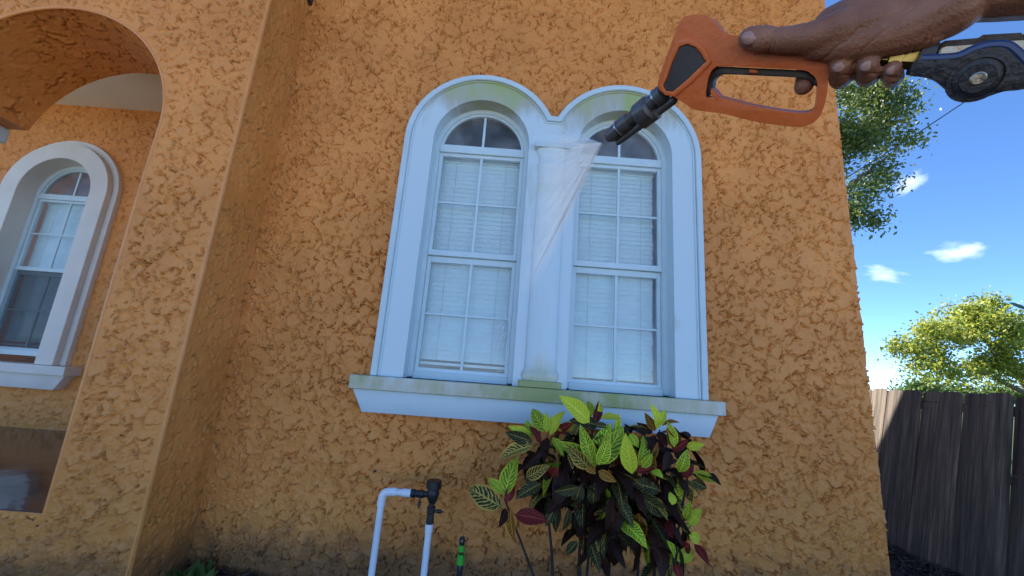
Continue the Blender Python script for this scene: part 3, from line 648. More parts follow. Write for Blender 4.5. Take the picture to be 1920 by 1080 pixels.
# ------------------------------------------------------------------ croton
def croton_mat(name, blade, blade2, vein, edge, veinw=.16, edgew=.10, trans=.25, yel=0.0):
    m, N, L, b = newmat(name); out = N['Material Output']
    def mth(op, a, b_=None, c=None):
        n = N.new('ShaderNodeMath'); n.operation = op
        for i, x in enumerate((a, b_, c)):
            if x is None: continue
            if isinstance(x, (int, float)): n.inputs[i].default_value = x
            else: L.new(x, n.inputs[i])
        return n.outputs[0]
    uv = N.new('ShaderNodeUVMap'); sx = N.new('ShaderNodeSeparateXYZ'); L.new(uv.outputs[0], sx.inputs[0]); U, Vv = sx.outputs['X'], sx.outputs['Y']
    oi = N.new('ShaderNodeObjectInfo')
    nz = N.new('ShaderNodeTexNoise'); nz.inputs['Scale'].default_value = 7; nz.inputs['Detail'].default_value = 3
    ad = N.new('ShaderNodeVectorMath'); ad.operation = 'ADD'; L.new(uv.outputs[0], ad.inputs[0]); L.new(oi.outputs['Random'], ad.inputs[1]); L.new(ad.outputs[0], nz.inputs['Vector'])
    a = mth('ABSOLUTE', mth('SUBTRACT', U, .5))                       # 0 at midrib .. .5 at margin
    ph = mth('MULTIPLY_ADD', a, -5.0, mth('MULTIPLY', Vv, mth('MULTIPLY_ADD', oi.outputs['Random'], 5.0, 7.5))); ph = mth('MULTIPLY_ADD', nz.outputs['Fac'], 1.5, ph)
    d = mth('ABSOLUTE', mth('SUBTRACT', mth('FRACT', ph), .5))        # 0 on a vein
    lat = mth('LESS_THAN', d, veinw); mid = mth('LESS_THAN', a, .035)
    ed = mth('GREATER_THAN', mth('MULTIPLY_ADD', nz.outputs['Fac'], .1, a), .5-edgew+.05)
    vm = mth('MAXIMUM', lat, mid)
    cr = N.new('ShaderNodeValToRGB'); cr.color_ramp.elements[0].position = .35; cr.color_ramp.elements[1].position = .68
    cr.color_ramp.elements[0].color = (*blade, 1); cr.color_ramp.elements[1].color = (*blade2, 1); L.new(nz.outputs['Fac'], cr.inputs['Fac'])
    m1 = N.new('ShaderNodeMix'); m1.data_type = 'RGBA'; L.new(vm, m1.inputs['Factor']); L.new(cr.outputs['Color'], m1.inputs['A']); m1.inputs['B'].default_value = (*vein, 1)
    m2 = N.new('ShaderNodeMix'); m2.data_type = 'RGBA'; L.new(ed, m2.inputs['Factor']); L.new(m1.outputs['Result'], m2.inputs['A']); m2.inputs['B'].default_value = (*edge, 1)
    hs = N.new('ShaderNodeHueSaturation'); mr = N.new('ShaderNodeMapRange'); mr.inputs['To Min'].default_value = .7; mr.inputs['To Max'].default_value = 1.25; L.new(oi.outputs['Random'], mr.inputs['Value']); L.new(mr.outputs['Result'], hs.inputs['Value']); L.new(m2.outputs['Result'], hs.inputs['Color'])
    L.new(hs.outputs['Color'], b.inputs['Base Color']); b.inputs['Roughness'].default_value = .5; b.inputs['Specular IOR Level'].default_value = .16
    bp = N.new('ShaderNodeBump'); bp.inputs['Strength'].default_value = .35; bp.inputs['Distance'].default_value = .004; L.new(d, bp.inputs['Height']); L.new(bp.outputs['Normal'], b.inputs['Normal'])
    tr = N.new('ShaderNodeBsdfTranslucent'); L.new(hs.outputs['Color'], tr.inputs['Color'])
    mx = N.new('ShaderNodeMixShader'); mx.inputs[0].default_value = trans; L.new(b.outputs[0], mx.inputs[1]); L.new(tr.outputs[0], mx.inputs[2]); L.new(mx.outputs[0], out.inputs['Surface'])
    return m
CM = dict(
    young=croton_mat('croton_young', (.10, .30, .02), (.16, .38, .025), (.80, .74, .06), (.72, .68, .05), .16, .08),
    lime=croton_mat('croton_lime', (.40, .52, .03), (.55, .58, .04), (.75, .70, .07), (.62, .60, .04), .13, .08),
    red=croton_mat('croton_red', (.11, .008, .010), (.17, .015, .014), (.36, .06, .035), (.28, .04, .02), .07, .04),
    orange=croton_mat('croton_orange', (.20, .05, .012), (.10, .07, .015), (.62, .30, .04), (.60, .27, .04), .13, .08),
    dark=croton_mat('croton_dark', (.012, .02, .009), (.02, .03, .011), (.30, .22, .05), (.10, .07, .02), .07, .03, .1),
    gold=croton_mat('croton_gold', (.03, .045, .012), (.05, .06, .015), (.62, .42, .09), (.65, .40, .07), .17, .10, .15),
    maroon=croton_mat('croton_maroon', (.020, .008, .005), (.034, .012, .007), (.07, .022, .012), (.05, .016, .01), .06, .02, .1))
def croton_leaf(matname, curl, fold, wid):
    nu, nv = 5, 7; V, UV, Fc = [], [], []
    for j in range(nv):
        t = j/(nv-1); w = wid*(math.sin(math.pi*min(t*.97+.02, 1)**.82))**.95
        if j == nv-1: w = .004
        if j == 0: w = .02
        cy = math.sin(curl*t)/max(curl, 1e-3); cz = -(1-math.cos(curl*t))/max(curl, 1e-3)
        for i in range(nu):
            a = (i/(nu-1)-.5)*2
            V.append((a*w*.5, cy, cz+abs(a)*w*fold+.03*math.sin(t*8+a*2.5)*abs(a)*math.sin(math.pi*t))); UV.append((i/(nu-1), t))
    for j in range(nv-1):
        for i in range(nu-1): Fc.append((j*nu+i, j*nu+i+1, (j+1)*nu+i+1, (j+1)*nu+i))
    me = bpy.data.meshes.new('leaf'); me.from_pydata(V, [], Fc); uvl = me.uv_layers.new(name='UVMap')
    for p in me.polygons:
        p.use_smooth = True
        for li in p.loop_indices: uvl.data[li].uv = UV[me.loops[li].vertex_index]
    me.materials.append(CM[matname]); return me
LEAF = {k: [croton_leaf(k, c_, f_, w_) for c_, f_, w_ in ((.5, .2, .42), (1.0, .14, .46), (.25, .26, .38))] for k in CM}
croton = thing('croton_shrub', 'croton shrub with yellow, green and dark red leaves below the window', 'shrub', tuple(Vector((.62, 2.5, 0.02))))
nleaf = [0]
def put_leaf(kind, pos, az, el, size, roll=None):
    me = random.choice(LEAF[kind]); o = bpy.data.objects.new('leaf', me); col.objects.link(o); o.parent = croton
    d = Vector((math.cos(az)*math.cos(el), math.sin(az)*math.cos(el), math.sin(el)))
    upv = Vector((0, 0, 1)) if abs(d.z) < .97 else Vector((-math.cos(az), -math.sin(az), 0))
    x = d.cross(upv).normalized(); z = x.cross(d).normalized()
    m = Matrix((x, d, z)).transposed() @ Matrix.Rotation(random.uniform(-.5, .5) if roll is None else roll, 3, 'Y')
    o.matrix_basis = Matrix.Translation(Vector(pos)-croton.location) @ m.to_4x4() @ Matrix.Diagonal((size, size, size, 1)); nleaf[0] += 1
stem = pm('croton_stem', (.035, .030, .024), (.016, .014, .012), 14, .8, .4, 40)
ROS = [(1012, 812, 2.50), (1112, 788, 2.56), (1118, 868, 2.36), (1205, 878, 2.38), (1237, 806, 2.56), (1275, 842, 2.52), (1290, 890, 2.42), (946, 935, 2.40), (1285, 985, 2.42), (1270, 1050, 2.34)]
tips = [atY(u, v, Y+.09) for u, v, Y in ROS]
def leaf_between(kind, a, b, y0, dy, wide=1.0):
    """a leaf from base to tip (crop pixels of the shrub), blade turned roughly to the open side"""
    A = atY(860+a[0]/3, 720+a[1]/3, y0); B = atY(860+b[0]/3, 720+b[1]/3, y0+dy); d = B-A; L_ = d.length*1.06; d.normalize()
    nrm = Vector((random.uniform(-.7, .7), -1, random.uniform(-.1, 1.0))); nrm = (nrm-d*nrm.dot(d)).normalized(); x = d.cross(nrm)
    o = bpy.data.objects.new('leaf', random.choice(LEAF[kind])); col.objects.link(o); o.parent = croton; w = wide*max(1.0, .13/L_)
    o.matrix_basis = Matrix.Translation(A-croton.location) @ Matrix((x, d, nrm)).transposed().to_4x4() @ Matrix.Diagonal((L_*w, L_, L_, 1)); nleaf[0] += 1
Y_, G_, R2, O_, D_, K_, X_ = 'lime', 'young', 'red', 'orange', 'dark', 'gold', 'maroon'
PL = [
 (G_, (490, 270), (398, 125)), (G_, (495, 270), (495, 160)), (Y_, (515, 285), (558, 140)), (Y_, (410, 300), (295, 235)), (G_, (410, 300), (380, 200)), (R2, (458, 335), (430, 228)), (R2, (530, 275), (640, 222)), (Y_, (560, 262), (670, 213)),
 (G_, (528, 300), (588, 395)), (D_, (415, 325), (268, 275)), (K_, (420, 345), (222, 388)), (X_, (470, 375), (350, 485)), (X_, (500, 300), (470, 420)),
 (Y_, (735, 215), (603, 73)), (G_, (745, 185), (745, 75)), (R2, (758, 225), (808, 98)), (Y_, (800, 188), (910, 178)), (X_, (735, 195), (690, 100)), (D_, (790, 235), (645, 185)), (Y_, (780, 150), (835, 98)), (D_, (760, 230), (850, 240)),
 (G_, (770, 465), (576, 325)), (G_, (755, 445), (688, 243)), (G_, (770, 455), (818, 238)), (Y_, (775, 445), (765, 330)), (G_, (785, 452), (932, 253)), (G_, (785, 455), (855, 335)), (K_, (740, 475), (620, 370)), (O_, (770, 505), (688, 415)), (O_, (785, 490), (878, 548)),
 (D_, (765, 555), (748, 718)), (D_, (690, 565), (650, 705)), (G_, (870, 300), (905, 170)), (G_, (860, 280), (840, 235)),
 (Y_, (975, 505), (938, 298)), (G_, (1015, 455), (1092, 293)), (O_, (970, 495), (1015, 375)), (R2, (995, 495), (1108, 462)), (O_, (1060, 440), (1132, 348)), (G_, (1085, 490), (1155, 502)), (G_, (960, 280), (1012, 350)), (G_, (1030, 470), (1088, 400)),
 (Y_, (1120, 255), (1108, 122)), (Y_, (1128, 235), (1162, 142)), (O_, (1105, 265), (1055, 172)), (O_, (1142, 235), (1222, 195)), (X_, (1090, 275), (1028, 233)), (X_, (1120, 270), (1180, 330)), (X_, (1100, 290), (1090, 400)),
 (G_, (1215, 355), (1195, 222)), (O_, (1195, 345), (1180, 258)), (R2, (1200, 375), (1288, 322)), (Y_, (1282, 352), (1372, 345)), (X_, (1190, 380), (1160, 480)), (X_, (1210, 380), (1290, 420)),
 (G_, (1240, 495), (1292, 402)), (R2, (1248, 522), (1338, 462)), (Y_, (1325, 495), (1448, 548)), (D_, (1310, 540), (1400, 590)), (X_, (1240, 530), (1300, 620)),
 (Y_, (1235, 795), (1228, 698)), (G_, (1278, 765), (1300, 683)), (Y_, (1300, 795), (1342, 697)), (K_, (1250, 812), (1318, 790)), (Y_, (1295, 850), (1388, 882)), (Y_, (1200, 680), (1210, 600)),
 (Y_, (1225, 1010), (1155, 955)), (Y_, (1228, 992), (1350, 925)), (G_, (1215, 975), (1185, 888)), (R2, (1325, 900), (1410, 1010)), (R2, (1300, 900), (1245, 945)), (R2, (1215, 1010), (1255, 1090)),
 (K_, (245, 695), (35, 565)), (G_, (255, 635), (312, 402)), (G_, (252, 615), (172, 525)), (R2, (268, 665), (312, 555)), (R2, (318, 735), (492, 752)), (O_, (290, 705), (300, 878)), (X_, (265, 700), (235, 800)),
 (D_, (465, 560), (322, 625)), (K_, (380, 525), (498, 465)), (D_, (680, 578), (540, 612)), (D_, (1035, 640), (1215, 775)), (D_, (1130, 600), (1005, 545)), (X_, (905, 690), (855, 878)), (X_, (935, 650), (965, 810)), (X_, (860, 560), (935, 665)),
 (X_, (1000, 860), (1005, 995)), (D_, (670, 890), (598, 950)), (X_, (820, 960), (805, 1085)), (X_, (1090, 900), (1122, 1045)), (X_, (870, 880), (930, 1030)), (D_, (545, 690), (490, 790)), (D_, (620, 700), (600, 840)), (X_, (470, 460), (520, 570)), (R2, (560, 470), (470, 560)), (X_, (1180, 780), (1260, 900)), (X_, (980, 1060), (1000, 980))]
for (k_, a, b) in PL:
    front = k_ in (Y_, G_)
    leaf_between(k_, a, b, random.uniform(2.36, 2.44) if a[1] > 300 else random.uniform(2.44, 2.52), random.uniform(-.10, .04), random.uniform(.85, 1.1))
for (u, v, Y, n) in ((1060, 870, 2.52, 10), (1000, 860, 2.54, 8), (1160, 885, 2.50, 14), (1215, 905, 2.50, 12), (1100, 905, 2.50, 12), (1185, 955, 2.48, 14), (1250, 880, 2.58, 8), (1060, 925, 2.52, 8), (1225, 985, 2.48, 12), (1150, 975, 2.5, 10), (1100, 820, 2.58, 10), (1190, 835, 2.58, 10), (1130, 935, 2.44, 10), (1020, 905, 2.5, 8), (1240, 950, 2.46, 10), (1262, 1035, 2.44, 7), (1120, 1010, 2.5, 6)):
    p = atY(u, v, Y)
    for i in range(n):
        put_leaf(random.choice(('dark', 'maroon', 'maroon', 'dark', 'gold', 'gold', 'red', 'orange', 'orange', 'young') if i % 2 else ('dark', 'maroon', 'maroon', 'dark')), p+Vector((random.uniform(-.07, .07), random.uniform(-.06, .06), random.uniform(-.06, .07))), random.uniform(0, 6.28), math.radians(random.uniform(-80, 10)), random.uniform(.16, .25))
def inner_mass():
    V, Fc, UV, MI = [], [], [], []; names = ['maroon', 'dark', 'red', 'gold']
    for i in range(260):
        u = random.gauss(1150, 85); v = random.uniform(800, 1000)
        if abs(u-1150) > 175 or (v > 940 and abs(u-1180) > 110): continue
        p = atY(u, v, random.uniform(2.46, 2.62)); me = random.choice(LEAF[names[0]]); az = random.uniform(0, 6.28); el = math.radians(random.uniform(-80, 30)); d = Vector((math.cos(az)*math.cos(el), math.sin(az)*math.cos(el), math.sin(el)))
        x = d.cross(Vector((0, 0, 1))).normalized(); z = x.cross(d); Mx = Matrix((x, d, z)).transposed(); sz = random.uniform(.13, .22); k = len(V); mi = random.choices(range(4), (5, 4, .8, .8))[0]
        V += [p+Mx @ (w.co*sz) for w in me.vertices]; uvd = me.uv_layers[0].data
        for pl in me.polygons: Fc.append(tuple(k+q for q in pl.vertices)); UV += [tuple(uvd[li].uv) for li in pl.loop_indices]; MI.append(mi)
    o = mesh_obj('inner_leaves', V, Fc, None, croton, True); ul = o.data.uv_layers.new(name='UVMap')
    for i, w in enumerate(UV): ul.data[i].uv = w
    for n_ in names: o.data.materials.append(CM[n_])
    for pl, mi in zip(o.data.polygons, MI): pl.material_index = mi
    o['kind'] = 'stuff'
inner_mass()
roots = [(.36, 2.56), (.50, 2.58), (.66, 2.60), (.80, 2.58), (.92, 2.58)]
for i, p in enumerate(tips):
    r = min(roots, key=lambda q: abs(q[0]-p.x*.9)); q = Vector((r[0], r[1], .0)); mid = q.lerp(p, .5)+Vector((random.uniform(-.03, .03)-.12*(p.x-q.x), random.uniform(-.03, .03), -.03))
    if i < 10: tube('stem', catmull([q, q.lerp(mid, .5)+Vector((.01, 0, .03)), mid, p], 4, False), [.014-.009*k/12 for k in range(13)], stem, croton, 7)

# ------------------------------------------------------------------ irrigation pipe with vacuum breaker
pvc = pm('white_pvc', (.80, .82, .84), (.72, .75, .78), 6, .3); blk = pm('black_plastic', (.018, .018, .019), (.010, .010, .011), 30, .45, .15, 80); grn = pm('green_plastic', (.05, .42, .03), (.04, .34, .02), 10, .4); stl = pm('steel', (.5, .5, .5), (.35, .35, .35), 20, .3, metallic=1.0)
YPp = 2.72
pz = lambda u, v: atY(u, v, YPp)
A0 = pz(694, 1120); A1 = pz(716, 934); E0 = pz(720, 917); B0 = pz(744, 919); B1 = pz(763, 921); BODY = pz(806, 927)
irr = thing('irrigation_pipe', 'white plastic irrigation pipe loop with black valve beside the wall', 'pipe', (A1.x, YPp, .0))
R_ = .0205
rx = A1.x; zt_ = (E0.z+B0.z)/2 - .012; rb = pz(804, 990).x
tube('riser', [(rx-.004, YPp, -.05), (rx, YPp, zt_-.07)], R_, pvc, irr, 16)
tube('elbow', catmull([(rx, YPp, zt_-.085), (rx, YPp, zt_-.05), (rx+.012, YPp, zt_-.012), (rx+.05, YPp, zt_), (rx+.09, YPp, zt_)], 5, False), R_*1.22, pvc, irr, 16)
tube('arm', [(rx+.088, YPp, zt_), (rx+.15, YPp, zt_)], R_, pvc, irr, 16)
lathe_axis('coupling', (rx+.128, YPp, zt_), (1, 0, 0), [(0, R_*1.2), (.05, R_*1.2), (.052, R_*1.05)], pvc, irr)
XV = rb+.004
lathe_axis('valve_inlet', (rx+.175, YPp, zt_), (1, 0, 0), [(0, .02), (.005, .026), (.03, .026), (.034, .021), (.06, .024), (.085, .024), (.088, .018), (XV-rx-.175, .018)], blk, irr, 8)
lathe_axis('valve_body', (XV, YPp, zt_-.045), (0, 0, 1), [(0, .022), (.02, .032), (.05, .04), (.075, .036), (.082, .032), (.085, .047), (.125, .047), (.13, .043)], blk, irr, 18)
lathe_axis('valve_outlet', (XV-.002, YPp, zt_-.045), (0, 0, -1), [(0, .018), (.02, .018), (.022, .026), (.06, .026), (.064, .021), (.1, .024), (.13, .024), (.135, .018)], blk, irr, 8)
lathe_axis('test_cock', (rx+.24, YPp-.005, zt_-.02), (.0, -.15, -1), [(0, .006), (.02, .006), (.021, .011), (.045, .011), (.046, .006), (.062, .004)], blk, irr, 10)
lathe_axis('test_cock', (XV+.018, YPp-.005, zt_-.09), (1, -.1, 0), [(0, .006), (.015, .006), (.016, .011), (.045, .012), (.046, .006), (.06, .004)], blk, irr, 10)
lathe_axis('coupling', (XV-.003, YPp, zt_-.165), (0, 0, -1), [(0, R_*1.2), (.048, R_*1.2), (.05, R_*1.02)], pvc, irr)
tube('riser', [(XV-.003, YPp, zt_-.2), (XV-.006, YPp, -.05)], R_, pvc, irr, 16)
# hose connector on its riser
hp = atY(867, 1012, 2.70); hc = thing('hose_connector', 'black sprinkler riser with bright green quick connectors', 'hose connector', (hp.x, 2.70, 0))
zt2 = hp.z
tube('riser', [(hp.x, 2.70, -.05), (hp.x, 2.70, zt2-.155)], .0165, blk, hc, 12)
lathe_axis('grip', (hp.x, 2.70, zt2-.17), (0, 0, 1), [(0, .018), (.03, .02), (.035, .017)], blk, hc, 12)
lathe_axis('connector', (hp.x, 2.70, zt2-.135), (0, 0, 1), [(0, .021), (.003, .0235), (.055, .0225), (.058, .018)], grn, hc, 20)
lathe_axis('neck', (hp.x, 2.70, zt2-.08), (0, 0, 1), [(0, .013), (.02, .013)], blk, hc, 12)
lathe_axis('connector', (hp.x, 2.70, zt2-.064), (0, 0, 1), [(0, .019), (.002, .021), (.034, .019), (.036, .015)], grn, hc, 20)
lathe_axis('nut', (hp.x, 2.70, zt2-.028), (0, 0, 1), [(0, .016), (.01, .018), (.04, .018), (.043, .012)], blk, hc, 6)
lathe_axis('nozzle_eye', (hp.x, 2.688, zt2+.003), (0, -1, 0), [(0, .020), (.006, .020), (.008, .016), (.018, .012), (.02, .006)], blk, hc, 10)
lathe_axis('eye_ring', (hp.x, 2.667, zt2+.003), (0, -1, 0), [(0, .008), (.003, .008), (.0032, .005)], stl, hc, 12)
# little dark weed in the corner of the porch and the wall
weed = thing('weed', 'small dark green weed in the corner at the foot of wall', 'weed', (-1.86, 2.86, .02))
for i in range(22):
    a = random.uniform(0, 6.28); e = math.radians(random.uniform(35, 85)); s = random.uniform(.08, .22)
    b0 = Vector((-1.86+random.uniform(-.07, .07), 2.84+random.uniform(-.05, .05), .03)); d = Vector((math.cos(a)*math.cos(e), math.sin(a)*math.cos(e)*.5, math.sin(e))); w = d.cross(Vector((.3, 1, .2))).normalized()*s*.22
    mesh_obj('leaf', [b0, b0+d*s*.5+w, b0+d*s, b0+d*s*.5-w], [(0, 1, 2, 3)], LM3, weed)

# ------------------------------------------------------------------ spray gun
GA, GB = atD(1555, 120, .46), atD(1240, 120, .55)
GX = (GB-GA).normalized(); _vr = ray(1420, 130).normalized(); GN = -(_vr-GX*_vr.dot(GX)).normalized()   # towards the camera
GYv = GN.cross(GX)
if GYv.dot(CU) < 0: GYv = -GYv
def gp(u, v, n=0.0):
    d = ray(u, v); O = GA+GN*n; t = (O-CAM).dot(GN)/d.dot(GN); q = CAM+d*t-GA; return (q.dot(GX), q.dot(GYv))
def gw(u, v, n=0.0):
    a, b = gp(u, v, n); return GA+GX*a+GYv*b+GN*n
def gloop(P, n=4, o=.019): return [(p.x, p.y) for p in catmull([Vector((*gp(*q, o), 0)) for q in P], n)]
orange = pm('orange_plastic', (.62, .135, .026), (.52, .105, .021), 18, .38, .1, 120)
rubber = pm('grey_panel', (.035, .035, .037), (.025, .025, .027), 40, .45, .04, 150)
dgrey = pm('dark_grey_plastic', (.085, .085, .09), (.06, .06, .064), 30, .34, .1, 90)
brass = pm('brass', (.48, .40, .14), (.30, .26, .09), 40, .32, metallic=.9); zinc = pm('worn_zinc', (.46, .42, .34), (.30, .26, .20), 60, .38, .3, 120, metallic=.85)
gun = thing('spray_gun', 'orange pressure washer gun with D-shaped handle, held in the hand', 'spray gun', tuple(gw(1400, 150)))
outer = [(1233, 158), (1242, 126), (1256, 88), (1266, 61), (1273, 43), (1283, 33), (1297, 28), (1318, 27), (1329, 31), (1339, 40), (1352, 55), (1364, 64), (1384, 66), (1430, 66), (1500, 70), (1552, 80), (1566, 98),
         (1560, 124), (1553, 148), (1551, 174), (1542, 208), (1529, 227), (1511, 236), (1487, 238), (1420, 229), (1358, 214), (1304, 206), (1282, 193), (1262, 181), (1240, 172)]
hole = [(1324, 182), (1325, 160), (1330, 140), (1338, 129), (1352, 124), (1420, 127), (1500, 131), (1520, 138), (1532, 154), (1531, 188), (1527, 205), (1514, 211), (1487, 211), (1420, 200), (1362, 186), (1342, 181)]
body = prism('body', [gloop(outer), gloop(hole)], GA, GX, GYv, GN, -.021, .019, orange, gun, .0088, 5, angle=60)
trig = [(1325, 180), (1326, 160), (1331, 140), (1339, 129.5), (1353, 125), (1420, 128), (1500, 132), (1519, 139), (1531, 154), (1530.5, 163), (1518, 151), (1498, 146), (1442, 143), (1362, 139.5), (1345, 143), (1336, 153), (1334, 166)]
prism('trigger', [gloop(trig, 3)], GA, GX, GYv, GN, -.012, .012, blk, gun, .003, 2)
prism('trigger_lock', [[gp(*q, .014) for q in ((1405, 130), (1421, 130), (1420, 138), (1405, 137))]], GA, GX, GYv, GN, .0, .0145, orange, gun, .001, 1)
panel = [(1274, 88), (1304, 88), (1322, 113), (1319, 120), (1262, 172), (1244, 162), (1250, 148)]
rim = [(1269, 78), (1308, 79), (1330, 110), (1328, 124), (1266, 181), (1238, 166), (1245, 144)]
prism('panel_rim', [gloop(rim, 2), gloop(panel, 2)[::-1]], GA, GX, GYv, GN, .012, .0215, orange, gun, .0016, 2)
prism('side_panel', [gloop(panel, 2)], GA, GX, GYv, GN, .012, .0197, rubber, gun, .001, 1)
# parting line along the head
sp = [(1268, 62), (1275, 46), (1286, 36), (1299, 32), (1317, 31), (1327, 35), (1337, 44), (1351, 60), (1363, 69), (1384, 71), (1430, 72)]
tube('seam', [gw(u, v, .0178) for u, v in sp], .0011, blk, gun, 5)
prism('guard_joint', [[gp(*q, .019) for q in ((1334, 165), (1350, 183), (1345, 190), (1331, 174))]], GA, GX, GYv, GN, -.0185, .0196, orange, gun, .001, 1)
# lance
N0 = gw(1247, 172); N1 = gw(1140, 258, -.03); ax = (N1-N0); Ln = ax.length; ax.normalize()
lathe_axis('lance', N0-ax*.02, ax, [(0, .0095), (.02, .0095), (.022, .0135), (.034, .0135), (.036, .011), (.05, .011), (.052, .0125), (.075, .0125), (.078, .0108), (.10, .0108), (.103, .012), (.13, .012), (Ln-.03, .0115), (Ln-.026, .0128), (Ln-.012, .0128), (Ln-.008, .0115), (Ln+.014, .0105), (Ln+.02, .0085)], dgrey, gun, 22)
sd_ = (gw(1146, 283)-gw(1128, 270)).normalized()
o_ = N0+sd_*.018
lathe_axis('selector_tube', o_+ax*.0, ax, [(0, .005), (.002, .0062), (.03, .0062), (.032, .009), (.06, .009), (.063, .006), (Ln-.012, .0052), (Ln-.002, .0045)], dgrey, gun, 14)
lathe_axis('lance_collar', N0+ax*.028+sd_*.004, ax, [(0, .014), (.004, .0185), (.024, .0185), (.028, .014)], dgrey, gun, 18)
for h in (.012, Ln-.03): lathe_axis('ring', N0+ax*h, ax, [(0, .0119), (.001, .0139), (.003, .0139), (.004, .0119)], stl, gun, 22)
NOZ = N0+ax*Ln
# fittings behind the hand
F0, F1 = gw(1560, 100), gw(1725, 108); fx = (F1-F0).normalized(); FLn = (F1-F0).length
lathe_axis('inlet', F0-fx*.01, fx, [(0, .012), (FLn*.55, .012), (FLn*.56, .0145), (FLn*.70, .0145), (FLn*.71, .011), (FLn*.78, .011), (FLn*.79, .016), (FLn*.93, .016), (FLn*.94, .012), (FLn+.01, .012)], brass, gun, 6)
lathe_axis('seal', F1-fx*.004, fx, [(0, .017), (.008, .018), (.012, .017)], blk, gun, 18)

# ball valve on the hose end
V0 = F1+fx*.010; V1 = gw(1990, 100, -.01)
valve = thing('ball_valve', 'worn metal hose valve with black lever, sky light painted blue along its edge, behind the hand', 'valve', tuple(V0))
vx = (V1-V0).normalized(); vl = (V1-V0).length
lathe_axis('pipe', V0, vx, [(0, .0125), (.004, .0155), (vl*.32, .0165), (vl*.33, .019), (vl*.62, .019), (vl*.63, .0165), (vl*.66, .0165), (vl*.665, .02), (vl*.8, .02), (vl, .018)], zinc, valve, 8)
lev = [(1709, 126), (1723, 113), (1789, 110), (1824, 97), (1851, 89), (1881, 89), (1899, 101), (1917, 121), (1940, 140), (1942, 160), (1911, 169), (1881, 172), (1847, 183), (1817, 189), (1799, 186), (1778, 170), (1755, 152), (1732, 145), (1709, 141)]
levm = pm('black_lever', (.016, .017, .022), (.010, .011, .014), 50, .5, .3, 120)
blue = pm('sky_lit_lever_rim', (.02, .05, .14), (.012, .03, .09), 40, .4)  # sky light on the black lever's upper edge, painted in as blue
prism('lever', [gloop(lev, 3, .034)], GA, GX, GYv, GN, .024, .034, levm, valve, .003, 3)
top = [(1723, 112), (1789, 109), (1824, 95), (1851, 87), (1882, 87), (1901, 99), (1922, 121), (1945, 140)]
tube('lever_sky_edge', catmull([gw(u, v, .026) for u, v in top], 4, False), .0052, blue, valve, 10)
hub = gw(1831, 147, .033)
lathe_axis('lever_hub', hub, GN, [(0, .0215), (.002, .021), (.0025, .018), (.0012, .0175), (.003, .013), (.004, .0125)], levm, valve, 28)
lathe_axis('bolt', hub+GN*.0035, GN, [(0, .006), (.0015, .006), (.0024, .0048), (.0018, .002), (.0018, .0008)], zinc, valve, 14)

# ------------------------------------------------------------------ hand and forearm
def skin_mat():
    m, N, L, b = newmat('skin'); geo = N.new('ShaderNodeTexCoord')
    n = N.new('ShaderNodeTexNoise'); n.inputs['Scale'].default_value = 28; n.inputs['Detail'].default_value = 5; L.new(geo.outputs['Object'], n.inputs['Vector'])
    cr = N.new('ShaderNodeValToRGB'); e = cr.color_ramp.elements; e[0].position = .3; e[0].color = (.19, .078, .045, 1); e[1].position = .72; e[1].color = (.31, .142, .085, 1); L.new(n.outputs['Fac'], cr.inputs['Fac']); L.new(cr.outputs['Color'], b.inputs['Base Color'])
    b.inputs['Roughness'].default_value = .48; b.inputs['Specular IOR Level'].default_value = .3; b.inputs['Subsurface Weight'].default_value = .12; b.inputs['Subsurface Radius'].default_value = (.008, .003, .0015); b.inputs['Subsurface Scale'].default_value = .5
    v = N.new('ShaderNodeTexVoronoi'); v.inputs['Scale'].default_value = 420; L.new(geo.outputs['Object'], v.inputs['Vector'])
    n3 = N.new('ShaderNodeTexNoise'); n3.inputs['Scale'].default_value = 90; n3.inputs['Detail'].default_value = 4; L.new(geo.outputs['Object'], n3.inputs['Vector'])
    ad = N.new('ShaderNodeMath'); ad.operation = 'MULTIPLY_ADD'; L.new(n3.outputs['Fac'], ad.inputs[0]); ad.inputs[1].default_value = 1.6; L.new(v.outputs['Distance'], ad.inputs[2])
    bp = N.new('ShaderNodeBump'); bp.inputs['Strength'].default_value = .38; bp.inputs['Distance'].default_value = .0013; L.new(ad.outputs[0], bp.inputs['Height']); L.new(bp.outputs['Normal'], b.inputs['Normal'])
    return m
M['skin'] = skin_mat(); M['nail'] = pm('nail', (.38, .22, .175), (.33, .18, .14), 60, .3)
def capsule(bm, p, q, r0, r1, n=14):
    p, q = Vector(p), Vector(q); d = (q-p); l = d.length; d = d/l if l > 1e-6 else Vector((0, 0, 1)); s, t = frame_of(d); R = []
    for k in range(1, 7):
        a = math.pi/2*(k/6); R.append((p-d*r0*math.cos(a), r0*math.sin(a)))
    for k in range(0, 6):
        a = math.pi/2*(k/6); R.append((q+d*r1*math.sin(a), r1*math.cos(a)))
    rings = [[bm.verts.new(c+(s*math.cos(2*math.pi*j/n)+t*math.sin(2*math.pi*j/n))*r) for j in range(n)] for c, r in R]
    for a, b in zip(rings, rings[1:]):
        for j in range(n): bm.faces.new((a[j], a[(j+1) % n], b[(j+1) % n], b[j]))
    c0 = bm.verts.new(p-d*r0); c1 = bm.verts.new(q+d*r1)
    for j in range(n): bm.faces.new((c0, rings[0][(j+1) % n], rings[0][j])); bm.faces.new((c1, rings[-1][j], rings[-1][(j+1) % n]))
def chain(bm, P):
    for a, b in zip(P, P[1:]): capsule(bm, a[0], b[0], a[1], b[1])
H = lambda u, v, n: gw(u, v, n)      # n: metres towards the camera from the plane of the gun
bm = bmesh.new()
